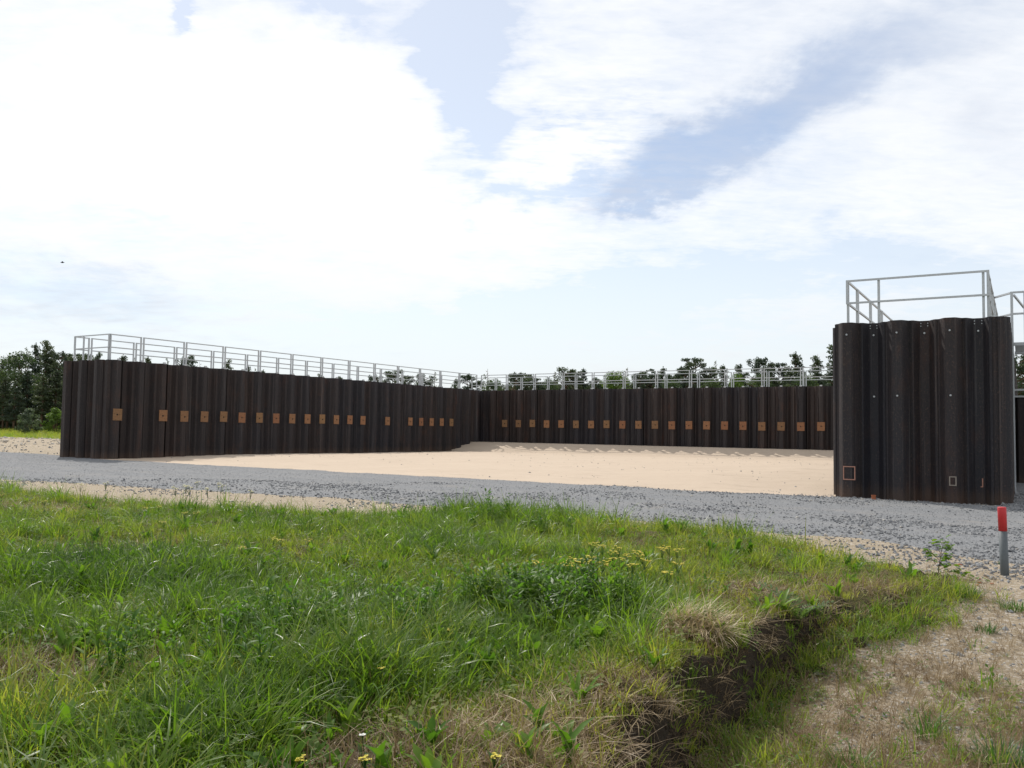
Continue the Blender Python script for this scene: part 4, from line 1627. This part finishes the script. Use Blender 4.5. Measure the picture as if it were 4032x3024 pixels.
# straw and roots hanging over the lip of the bank, clods on its face
hang = []
for i in range(5):
    m = MB()
    rg = random.Random(140 + i)
    for j in range(14):
        ribbon(m, (rg.uniform(-0.06, 0.06), rg.uniform(-0.06, 0.06), rg.uniform(-0.01, 0.03)), rg.gauss(0, 0.55), rg.uniform(0.08, 0.26), rg.uniform(0.002, 0.005),
               rg.uniform(0.7, 1.4), rg.uniform(0.6, 1.9), 5)
    hang.append(m.mesh(f'hanging_{i}', M['dry'], True))
x = RNG.uniform(0.2, 4.6, 60000)
y = RNG.uniform(2.8, 9.0, 60000)
s = mound_s(x, y)
k = (s > -0.10) & (s < 0.10) & pick(0.12 + 0.3 * fbm(x, y, 1.6, 2, 91))
x, y = x[k], y[k]
scatter('hanging_straw', 'dry straw and roots hanging over the crumbling lip of the bank', 'dry grass', hang, np.stack([x, y, z_mound(x, y) + 0.005], 1),
        RNG.normal(-0.65, 1.1, len(x)), RNG.uniform(0.4, 1.05, len(x)), np.clip(0.14 + 0.4 * fbm(x, y, 2.5, 2, 92) + RNG.normal(0, 0.2, len(x)), 0, 1), None, 0.2)
x = RNG.uniform(0.2, 4.7, 30000)
y = RNG.uniform(2.8, 9.4, 30000)
s = mound_s(x, y)
k = (s > -0.22) & (s < 0.07) & pick(0.55 + 0.9 * fbm(x, y, 1.6, 3, 93))
x, y = x[k], y[k]
zc = np.maximum(z_mound(x, y), z_ground(x, y))
CL = [stone_mesh(f'clod_{i}', 1.0, 0.8, 960 + i, M['soil']) for i in range(5)]
scatter('soil_clods', 'dark soil clods crumbling from the face of the bank', 'soil', CL, np.stack([x, y, zc], 1), RNG.uniform(0, 6.28, len(x)),
        np.clip(RNG.lognormal(math.log(0.018), 0.6, len(x)), 0.006, 0.075), np.zeros(len(x)), None, 0.6)

# thin growth on the stony ground to the right of the bank
x, y = view_points(60000, 2.8, 10.5, 0.6)
s = mound_s(x, y)
k = (s < -0.02) & (x > 0.2)
x, y, s = x[k], y[k], s[k]
near = ss(-0.8, -0.12, s)
pat = fbm(x, y, 0.9, 4, 81) + 0.35 * fbm(x, y, 4, 2, 82)
south = ss(8.0, 5.2, y)
pr = np.clip((0.58 + 0.75 * pat) * south + 0.45 * near * ss(9.6, 8.6, y) + 0.02 * ss(9, 8, y), 0, 1)
k = pick(pr)
x, y, near, pat = x[k], y[k], near[k], pat[k]
z = z_ground(x, y)
green = RNG.random(len(x)) < np.clip(0.08 + 0.28 * near + 0.4 * pat, 0, 0.7)
g = green
scatter('sparse_grass', 'sparse green grass along the foot of the bank and on the stony ground', 'grass', mid[:2] + short + clov,
        np.stack([x, y, z], 1)[g], RNG.uniform(0, 6.28, g.sum()), RNG.uniform(0.5, 1.1, g.sum()),
        np.clip(0.55 + 0.5 * pat[g] + RNG.normal(0, 0.2, g.sum()), 0, 1), None, 0.2)
g = ~green
scatter('dry_litter', 'dry stalks and litter on the stony ground at the right', 'dry grass', dryt + straw[:2], np.stack([x, y, z], 1)[g],
        RNG.uniform(0, 6.28, g.sum()), RNG.uniform(0.35, 0.85, g.sum()), np.clip(0.42 + RNG.normal(0, 0.22, g.sum()), 0, 1), None, 0.3)

# rough grass on the far field at the left
x = RNG.uniform(-75, -24, 9000)
y = RNG.uniform(52, 88, 9000)
gm = grass_mask(x, y)
k = pick(gm * 0.9)
x, y = x[k], y[k]
scatter('field_grass', 'rough sunlit grass of the far field before the forest', 'grass', mid + short, np.stack([x, y, z_ground(x, y)], 1),
        RNG.uniform(0, 6.28, len(x)), RNG.uniform(1.2, 2.6, len(x)), np.clip(0.75 + 0.4 * fbm(x, y, 0.3, 3, 85) + RNG.normal(0, 0.15, len(x)), 0, 1), None, 0.15)

# greener, taller growth hugging the toe of the bank
x = RNG.uniform(0.6, 4.9, 16000)
y = RNG.uniform(2.8, 9.2, 16000)
s = mound_s(x, y)
k = (s < 0.12) & (s > -0.5) & pick(ss(-0.5, -0.12, s) * np.clip(0.12 + 0.6 * fbm(x, y, 1.1, 3, 99) + 0.4 * ss(2.2, 3.2, x) - 0.35 * ss(3.8, 4.4, x), 0, 0.8))
x, y = x[k], y[k]
scatter('bank_foot_growth', 'green grass and herbs growing along the shaded foot of the bank', 'grass', mid + tall[:2] + clov,
        np.stack([x, y, np.maximum(z_ground(x, y), z_mound(x, y))], 1), RNG.uniform(0, 6.28, len(x)), RNG.uniform(0.45, 0.9, len(x)),
        np.clip(0.55 + 0.4 * fbm(x, y, 1.0, 2, 101) + RNG.normal(0, 0.2, len(x)), 0, 1), None, 0.2)

# stones
ST = [stone_mesh(f'stone_{i}', 1.0, 0.62, 900 + i, M['stone']) for i in range(6)]
x, y = view_points(90000, 6.5, 22, 0.5, 0.72, 1.0)
r = road_edges(x, y)
ms = mound_s(x, y)
prob = ss(-0.45, 0.1, r) * ss(1.15, 0.1, r) * 0.65
prob = np.maximum(prob, ss(-2.2, -0.2, r) * np.clip(0.16 + 2.0 * fbm(x, y, 0.5, 3, 97), 0.02, 0.8))
k = pick(prob * (ms < 0.0))
x, y, r = x[k], y[k], r[k]
z = np.maximum(z_road(x, y), z_ground(x, y)) + 0.004
size = np.clip(RNG.lognormal(math.log(0.0165), 0.38, len(x)), 0.008, 0.05)
scatter('coarse_gravel', 'coarse dark crushed stones spilled along the near edge of the gravel road', 'gravel', ST, np.stack([x, y, z], 1),
        RNG.uniform(0, 6.28, len(x)), size, np.clip(RNG.normal(0.5, 0.2, len(x)), 0, 0.95), None, 0.6)
x, y = view_points(70000, 8.5, 40, 0.2, 0.72, 1.0)
r = road_edges(x, y)
k = (r > 0.2) & (mound_s(x, y) < 0)
x, y = x[k], y[k]
size = np.clip(RNG.lognormal(math.log(0.0085), 0.3, len(x)), 0.005, 0.018)
scatter('road_gravel', 'fine grey gravel lying loose on the road', 'gravel', ST, np.stack([x, y, z_road(x, y) + 0.002], 1),
        RNG.uniform(0, 6.28, len(x)), size, np.clip(RNG.normal(0.68, 0.1, len(x)), 0, 0.92), None, 0.6)
x, y = view_points(60000, 2.8, 10.5, 0.5)
k = (mound_s(x, y) < -0.02) & (x > 0.2) & pick(0.35 + 0.6 * fbm(x, y, 1.2, 3, 87))
x, y = x[k], y[k]
size = np.clip(RNG.lognormal(math.log(0.0095), 0.45, len(x)), 0.004, 0.032)
scatter('pebbles', 'pale pebbles scattered over the sandy ground at the right', 'gravel', ST, np.stack([x, y, z_ground(x, y) + 0.001], 1),
        RNG.uniform(0, 6.28, len(x)), size, np.clip(RNG.normal(0.86, 0.15, len(x)), 0, 1), None, 0.6)
x, y = [], []
e_ = RNG.uniform(0.3, 27.3, 1500)
n_ = RNG.uniform(-0.2, 26.0, 1500)
P_ = A0[None] + e_[:, None] * DB + n_[:, None] * DL
k = pick(np.clip(0.3 + 1.3 * fbm(e_ * 0.4, n_, 0.5, 3, 103), 0, 1))
x, y = P_[k, 0], P_[k, 1]
scatter('yard_debris', 'dark crumbs of earth and gravel strewn over the pale sand of the yard', 'debris', ST, np.stack([x, y, z_yard(x, y) + 0.003], 1),
        RNG.uniform(0, 6.28, len(x)), np.clip(RNG.lognormal(math.log(0.014), 0.5, len(x)), 0.006, 0.045), np.clip(RNG.normal(0.75, 0.25, len(x)), 0, 1), None, 0.4)
# rubble on the far verge at the left
x = RNG.uniform(-45, -17, 5000)
y = RNG.uniform(36, 56, 5000)
e_, n_ = en(x, y)
k = (e_ < -4.5) & (n_ > 1.2) & (n_ < 14) & pick(0.35 + 1.1 * fbm(x, y, 0.5, 3, 89))
x, y = x[k], y[k]
scatter('rubble', 'clods and stones on the sandy verge left of the pens', 'rubble', ST, np.stack([x, y, z_ground(x, y) + 0.02], 1),
        RNG.uniform(0, 6.28, len(x)), np.clip(RNG.lognormal(math.log(0.045), 0.5, len(x)), 0.015, 0.16), np.clip(RNG.normal(0.98, 0.15, len(x)), 0, 1), None, 0.6)


# ------------------------------------------------------------------ countable plants
def leaf_blade(m, base, heading, length, width, lean, curl, segs=5):
    """a broad leaf: two halves folded along the midrib"""
    a = lean
    p = Vector(base)
    hx, hy = math.cos(heading), math.sin(heading)
    side = Vector((-hy, hx, 0))
    o = len(m.v)
    for i in range(segs + 1):
        t = i / segs
        w = width * 0.5 * max(0.06, math.sin(math.pi * min(1, 0.08 + t * 0.92)) ** 0.8) * (1 + 0.12 * math.sin(i * 2.4))
        up = Vector((-hx * math.cos(a), -hy * math.cos(a), math.sin(a)))
        m.v += [tuple(p - side * w + up * w * 0.35), tuple(p), tuple(p + side * w + up * w * 0.35)]
        p = p + Vector((hx * math.sin(a), hy * math.sin(a), math.cos(a))) * (length / segs)
        a += curl / segs
    for i in range(segs):
        k = o + 3 * i
        m.f += [(k, k + 1, k + 4, k + 3), (k + 1, k + 2, k + 5, k + 4)]


def ground_at(px, py):
    """the turf point seen at a pixel (iterates on the mound's height)"""
    z = 0.05
    for _ in range(6):
        x, y = at(px, py, z)
        zm = float(z_mound(np.array([x]), np.array([y]))[0])
        zg = float(z_ground(np.array([x]), np.array([y]))[0])
        z = max(zm, zg)
    return x, y, z


LEAF = []
for i in range(5):
    m = MB()
    leaf_blade(m, (0, 0, 0), 0, 0.095 + 0.02 * i, 0.036 + 0.007 * (i % 3), 0.15 + 0.13 * i, 0.75)
    LEAF.append(m.mesh('leaf', M['dock'], True))
FERN = []
for i in range(4):
    m = MB()
    L = 0.20 + 0.03 * i
    a, p = 0.35, Vector((0, 0, 0))
    spine = [tuple(p)]
    for k in range(9):
        d = Vector((math.sin(a), 0, math.cos(a)))
        p = p + d * L / 9
        spine.append(tuple(p))
        a += 0.13
        if k >= 1:
            ll = 0.052 * math.sin(math.pi * (k + 1.2) / 11.0) + 0.01
            for s_ in (-1, 1):
                nrm = Vector((-d.z, 0, d.x))
                t = (Vector((0, s_, 0)) * 0.85 + d * 0.55).normalized()
                w = d * 0.0085
                m.add([p, p + t * ll * 0.5 + w, p + t * ll + nrm * 0.004, p + t * ll * 0.5 - w], [(0, 1, 2, 3)])
    m.tube(spine, [0.0016] * 5 + [0.001] * 5, 4, cap=False)
    FERN.append(m.mesh('leaf', M['silver'], True))


def rosette(name, px, py, label, cat, group, pool, n, size, seed):
    rg = random.Random(seed)
    x, y, z = ground_at(px, py)
    t = thing(name, label, cat, (x, y, z - 0.01), rg.uniform(0, 6.28), group)
    for k in range(n):
        o = place('leaf', pool[rg.randrange(len(pool))], t, (rg.uniform(-0.015, 0.015), rg.uniform(-0.015, 0.015), 0), k * 6.283 / n + rg.uniform(-0.4, 0.4))
        s = size * rg.uniform(0.75, 1.15)
        o.scale = (s, s, s)
    return t


for i, (u, v, n, s, lab) in enumerate([
    (960, 2860, 8, 1.25, 'large broad leaved dock plant near the lower left, biggest of the docks'),
    (1370, 2840, 8, 1.1, 'upright light green dock plant in front of the dry hollow'),
    (1120, 2830, 5, 0.9, 'broad leaved weed between the two large docks'),
    (1930, 2930, 5, 0.8, 'small dock plant in the brown straw at the bottom centre'),
    (2200, 2930, 5, 0.8, 'dock seedling with pointed leaves left of the bank hollow'),
    (720, 2990, 6, 0.9, 'broad leaved weed at the very bottom left of centre'),
    (340, 2570, 6, 0.8, 'yellow green broad leaved weed above the straw patch at the left'),
    (1150, 2650, 5, 0.9, 'broad leaf standing in the dark grass left of centre'),
    (1455, 2570, 4, 0.7, 'lone upright light green leaf in the dark grass'),
    (2060, 2955, 5, 0.9, 'broad leaved weed lying low beside the straw at the bottom'),
    (830, 2480, 6, 0.8, 'broad leaved weed in the open grass at the left'),
    (2860, 2500, 5, 0.7, 'small leafy weed behind the pale straw clump'),
    (2350, 2630, 4, 0.7, 'single light green leaf in the grass left of the straw clump'),
    (3110, 2560, 5, 0.7, 'leafy weed growing out of the dark bank'),
    (1660, 2630, 5, 0.7, 'light leafed weed right of the tall grass clump'),
    (1250, 3010, 5, 0.8, 'broad leaf at the bottom border beside the yellow flowers')]):
    rosette('dock_plant', u, v, lab, 'plant', 'broad leaved weeds in the grass', LEAF, n + 2, s * 1.2, 40 + i)
for i, (u, v, n, s, lab) in enumerate([
    (1260, 2520, 9, 1.2, 'feathery silver leaved weed left of the centre, largest of the left patch'),
    (1080, 2540, 7, 1.0, 'feathery silver leaved weed on the left side of the dark clump'),
    (1500, 2490, 8, 1.1, 'feathery silver leaved weed on the right side of the dark clump'),
    (1330, 2580, 7, 1.0, 'feathery weed low in front of the dark clump'),
    (1640, 2400, 7, 1.0, 'feathery weed between the two dark clumps'),
    (2100, 2430, 9, 1.3, 'feathery weed at the centre of the tall weed clump'),
    (2010, 2400, 7, 1.1, 'feathery weed on the left of the tall weed clump'),
    (2210, 2410, 8, 1.2, 'feathery weed on the right of the tall weed clump'),
    (2160, 2330, 7, 1.0, 'feathery weed at the back of the tall weed clump'),
    (2330, 2380, 7, 1.0, 'feathery weed under the yellow flower patch'),
    (2090, 2510, 8, 1.1, 'feathery weed in front of the tall weed clump'),
    (1850, 2540, 6, 0.9, 'feathery weed beside the dry stalks in the centre'),
    (1870, 2330, 6, 0.9, 'feathery weed in the grass behind the centre'),
    (3140, 2640, 6, 1.1, 'bright feathery weed at the foot of the bank')]):
    rosette('feathery_weed', u, v, lab, 'plant', 'feathery leaved weeds in the grass', FERN, n + 4, s * 1.3, 80 + i)

weeds = []
for i in range(5):
    m = MB()
    rg = random.Random(170 + i)
    for j in range(7):
        leaf_blade(m, (rg.uniform(-0.03, 0.03), rg.uniform(-0.03, 0.03), 0.02), j * 0.9 + rg.random(), rg.uniform(0.07, 0.17), rg.uniform(0.022, 0.045), rg.uniform(0.1, 0.7),
                   rg.uniform(0.4, 1.1), 4)
    weeds.append(m.mesh(f'weed_{i}', M['weed'], True))
x, y = view_points(9000, 2.8, 14, 0.4)
lush, dry, s, right = fields(x, y)
k = pick(np.clip(0.45 * lush ** 2 + 0.05, 0, 0.5) * (s > 0.1))
x, y = x[k], y[k]
scatter('leafy_weeds', 'low broad leaved weeds growing through the long grass', 'weeds', weeds, np.stack([x, y, z_mound(x, y)], 1), RNG.uniform(0, 6.28, len(x)),
        RNG.uniform(0.7, 1.5, len(x)), np.clip(0.45 + 0.5 * fbm(x, y, 1.2, 2, 95) + RNG.normal(0, 0.2, len(x)), 0, 1), None, 0.15)

herbs = []
for i in range(4):
    m = MB()
    rg = random.Random(190 + i)
    for j in range(4):
        ox, oy, hh = rg.uniform(-0.05, 0.05), rg.uniform(-0.05, 0.05), rg.uniform(0.24, 0.40)
        tx, ty = rg.uniform(-0.08, 0.08), rg.uniform(-0.08, 0.08)
        m.tube([(ox, oy, 0), (ox + tx, oy + ty, hh)], [0.003, 0.0015], 4, cap=False)
        for q in range(11):
            t = 0.2 + 0.8 * q / 10
            leaf_blade(m, (ox + tx * t, oy + ty * t, hh * t), q * 2.4 + rg.random(), rg.uniform(0.05, 0.10) * (1.2 - 0.4 * t), rg.uniform(0.016, 0.028),
                       rg.uniform(0.5, 1.1), rg.uniform(0.3, 1.0), 3)
    herbs.append(m.mesh(f'herb_{i}', M['herbclump'], True))
P_ = []
for u, v, r, cnt in ((2160, 2440, 0.55, 46), (2060, 2400, 0.35, 14), (2280, 2430, 0.4, 18), (1330, 2520, 0.55, 26), (1500, 2480, 0.4, 14), (1120, 2560, 0.4, 12), (2000, 2080, 0.7, 10), (850, 2640, 0.5, 10)):
    cx, cy, _z = ground_at(u, v)
    for k in range(cnt):
        a = RNG.uniform(0, 6.28)
        q = r * RNG.random() ** 0.5
        P_.append((cx + 1.3 * q * math.cos(a), cy + q * math.sin(a)))
P_ = np.array(P_)
scatter('herb_clumps', 'dark green leafy herbs in thick clumps in the middle of the mound', 'weeds', herbs,
        np.column_stack([P_, z_mound(P_[:, 0], P_[:, 1])]), RNG.uniform(0, 6.28, len(P_)), RNG.uniform(0.55, 1.1, len(P_)), np.clip(RNG.normal(0.45, 0.25, len(P_)), 0, 1), None, 0.12)

# yellow flowering plants: stem, side shoots and little flower heads
def flower_meshes(seed, mat, spread, nheads, r, h):
    rg = random.Random(seed)
    st, hd = MB(), MB()
    st.tube([(0, 0, 0), (0.01, 0.004, h * 0.5), (0.004, 0.0, h)], [0.0022, 0.0018, 0.0014], 4)
    for k in range(nheads):
        a = rg.uniform(0, 6.283)
        q = spread * rg.random() ** 0.5
        p = Vector((q * math.cos(a), q * math.sin(a), h + rg.uniform(-0.25, 0.35) * spread))
        st.tube([(0.006, 0, h * 0.72), tuple(p)], [0.0014, 0.001], 3, cap=False)
        for j in range(6):
            b = j * 1.047 + rg.random()
            c, s_ = math.cos(b), math.sin(b)
            e1 = Vector((c, s_, 0.35)) * r
            e2 = Vector((-s_, c, 0)) * r * 0.45
            hd.add([p, p + e1 * 0.6 + e2, p + e1, p + e1 * 0.6 - e2], [(0, 1, 2, 3)])
    for k in range(4):
        leaf_blade(st, (0, 0, 0.02 + 0.035 * k), k * 2.1, 0.07, 0.016, 0.7, 0.6, 3)
    return st.mesh('stem', M['herb'], True), hd.mesh('flower_head', mat, False)


FLOW = [flower_meshes(600 + i, M['yellow'], 0.05, 9, 0.0135, 0.25) for i in range(4)]
FLOWS = [flower_meshes(620 + i, M['yellow'], 0.026, 12, 0.0085, 0.16) for i in range(2)]
FLOWC = [flower_meshes(640 + i, M['cream'], 0.05, 8, 0.016, 0.34) for i in range(2)]
DOWN = [flower_meshes(660, M['white'], 0.004, 5, 0.016, 0.14)]


def flower(u, v, pool, h, label, group, k, scale=1.0):
    # place the plant so that its head stands at the pixel
    z = 0.05
    for _ in range(6):
        x, y = at(u, v, z + h * scale)
        z = max(float(z_mound(np.array([x]), np.array([y]))[0]), float(z_ground(np.array([x]), np.array([y]))[0]))
    st, hd = pool[k % len(pool)]
    t = thing('flowering_weed', label, 'flower', (x, y, z - 0.01), k * 1.7, group)
    t.scale = (scale, scale, scale)
    place('stem', st, t)
    place('flower_head', hd, t)


patch = [(1460, 520), (1450, 495), (1470, 545), (1560, 505), (1555, 555), (1530, 575), (1620, 520), (1510, 520), (1690, 415), (1695, 525), (1760, 445),
         (1795, 455), (1770, 500), (1820, 505), (1920, 470), (1950, 480), (1890, 550), (1970, 510), (2075, 470), (2125, 425), (2180, 440), (2185, 530),
         (1240, 520), (1300, 525), (1630, 400), (1630, 485), (2110, 590), (1860, 475), (1440, 530), (1580, 520), (1540, 505)]
for k, (u, v) in enumerate(patch):
    flower(1344 + u / 1.6458, 1900 + v / 1.6458, FLOW, 0.24, 'yellow flowering weed in the patch on the right part of the mound',
           'yellow flowers in the patch right of centre', k, 1.15)
for k, (u, v) in enumerate([(520, 165), (685, 165), (1280, 160), (1205, 185), (1225, 190), (1415, 170), (1435, 185), (1345, 195), (1135, 212), (1625, 205)]):
    flower(u / 1.6458, 1800 + v / 1.6458, FLOWC, 0.34, 'tall pale yellow flower standing against the gravel at the left crest of the mound',
           'pale yellow flowers on the left crest', k, 1.2)
for k, (u, v) in enumerate([(945, 325), (1270, 360), (1200, 385), (1025, 365), (1060, 380), (10, 240), (290, 290), (1770, 550), (1820, 540), (1995, 540), (1570, 635)]):
    flower(u / 1.6458, 1800 + v / 1.6458, FLOW, 0.24, 'yellow flower scattered in the green grass of the left half of the mound',
           'yellow flowers scattered at the left', k, 0.9)
for k, (u, v, lab) in enumerate([(1190, 2975, 'yellow flower at the bottom border, left of the pair'), (1438, 2980, 'yellow flower at the bottom border, right of the pair'),
                                 (1502, 2624, 'small yellow flower in the dark grass above the dry hollow'), (1852, 2461, 'small yellow flower below the tall weed clump'),
                                 (1768, 2472, 'faint yellow flower left of the one below the weed clump'), (1949, 2968, 'yellow flower beside the small dock at the bottom centre')]):
    flower(u, v, FLOWS, 0.16, lab, 'small yellow flowers in the foreground', k, 1.0)
flower(1425, 2888, DOWN, 0.14, 'white dandelion clock in front of the upright dock plant', None, 0)
flower(158, 2264, DOWN, 0.14, 'white seed head low in the grass at the left', None, 0)

# pale straw clump hanging over the bank
sx, sy, sz = ground_at(2700, 2470)
sc = thing('straw_clump', 'pale dry straw clump slumped over the edge of the bank', 'straw clump', (sx, sy, sz))
rg = random.Random(3)
for part in range(3):
    m = MB()
    for i in range(300):
        a = rg.uniform(0, 6.283)
        r = 0.15 * rg.random() ** 0.7
        ox, oy = r * math.cos(a) + part * 0.09 - 0.08, r * math.sin(a) - part * 0.14 + 0.06
        zz = max(float(z_mound(np.array([sx + ox]), np.array([sy + oy]))[0]), float(z_ground(np.array([sx + ox]), np.array([sy + oy]))[0])) - sz
        hd = rg.gauss(-0.9, 0.9) if rg.random() < 0.75 else rg.uniform(0, 6.283)
        ribbon(m, (ox, oy, zz + 0.03 + rg.random() * 0.075 * (1 - r / 0.16)), hd, rg.uniform(0.10, 0.34), rg.uniform(0.003, 0.006),
               rg.uniform(0.7, 1.6), rg.uniform(0.1, 0.9), 5)
    m.build('straw_bundle', M['strawobj'], sc, True)
m = MB()
for i in range(7):
    ribbon(m, (0.05 * i - 0.12, 0.05, 0.03), rg.gauss(1.2, 0.5), rg.uniform(0.18, 0.3), 0.003, 0.2, 0.4, 4)
m.build('stalk', M['strawobj'], sc, True)

# second wisp of dry stalks below it
sx, sy, sz = ground_at(2660, 2760)
wsp = thing('dry_grass_wisp', 'small wisp of dry stalks sticking up from the dark bank', 'dry grass', (sx, sy, sz))
m = MB()
for i in range(16):
    ribbon(m, (rg.uniform(-0.02, 0.02), rg.uniform(-0.02, 0.02), 0), rg.uniform(-0.4, 1.6), rg.uniform(0.08, 0.2), 0.003, rg.uniform(0.1, 0.6), 0.3, 4)
m.build('stalk', M['strawobj'], wsp, True)

# birch sapling at the tip of the mound
sx, sy = at(3692, 2268, -0.02)
sap = thing('birch_sapling', 'small birch sapling with a few bright leaves at the tip of the mound', 'sapling', (sx, sy, float(z_ground(sx, sy)) - 0.02))
tw, lf = MB(), []
rg = random.Random(12)
ends = []
tw.tube([(0, 0, 0), (0.012, 0, 0.10), (0.03, 0, 0.20), (0.045, 0, 0.30)], [0.006, 0.005, 0.0035, 0.002], 5)
for (z0, tip) in ((0.08, (0.16, -0.02, 0.14)), (0.10, (-0.10, 0.02, 0.22)), (0.15, (0.15, 0.03, 0.24)), (0.18, (-0.13, -0.02, 0.29)), (0.22, (0.14, -0.02, 0.33)),
                  (0.05, (0.24, -0.10, 0.08)), (0.03, (0.38, -0.25, 0.02)), (0.25, (-0.04, 0.02, 0.36)), (0.12, (0.06, -0.05, 0.20)), (0.24, (0.09, 0.02, 0.40))):
    b0 = (0.03 * z0 / 0.2, 0, z0)
    md_ = tuple((b0[i] + tip[i]) / 2 + (0.02 if i == 2 else 0) for i in range(3))
    tw.tube([b0, md_, tip], [0.003, 0.0022, 0.001], 4, cap=False)
    ends.append((b0, md_, tip))
tw.build('stem', M['bark'], sap, True)
m = MB()
leaf_blade(m, (0, 0, 0), 0, 0.042, 0.032, 1.2, 0.5, 4)
BL = m.mesh('leaf', M['dock'], True)
for b0, md_, tip in ends:
    for k in range(8):
        t = 0.35 + 0.68 * k / 7
        p = [b0[i] + (tip[i] - b0[i]) * t + (0.02 * math.sin(math.pi * t) if i == 2 else 0) + rg.uniform(-0.018, 0.018) for i in range(3)]
        o = place('leaf', BL, sap, p)
        o.rotation_euler = (rg.uniform(-0.6, 0.6), rg.uniform(-0.4, 0.6), rg.uniform(0, 6.28))
        s_ = rg.uniform(1.0, 1.6)
        o.scale = (s_, s_, s_)

# separate tufts on the sandy ground
for i, (u, v, n, s_, lab) in enumerate([
    (3815, 2400, 5, 0.75, 'round green grass tuft alone on the sand right of the bank'),
    (3990, 2440, 5, 0.6, 'low green patch of grass at the right border'),
    (3880, 2500, 3, 0.5, 'small dark green tuft on the stony ground at the right'),
    (3350, 2890, 4, 0.8, 'dark grass tuft in the lower right on the bare stony ground'),
    (3930, 2880, 6, 1.0, 'larger green tuft near the lower right corner'),
    (3650, 2780, 4, 0.8, 'pale bladed tuft in the middle of the stony ground'),
    (3945, 2268, 1, 0.35, 'tiny green sprout at the foot of the marker post')]):
    x, y = at(u, v, -0.16)
    t = thing('grass_tuft', lab, 'grass tuft', (x, y, float(z_ground(x, y)) - 0.01), 0, 'single grass tufts on the stony ground')
    rg = random.Random(i)
    m = MB()
    for k in range(n * 26):
        a = rg.uniform(0, 6.283)
        r = 0.05 * math.sqrt(n) * rg.random() ** 0.5
        ribbon(m, (r * math.cos(a), r * math.sin(a) * 0.7, 0), a + rg.gauss(0, 0.6), s_ * rg.uniform(0.07, 0.24), 0.006, rg.uniform(0.1, 0.8), rg.uniform(0.2, 1.0), 4)
    m.build('blades', M['herb'], t, True)
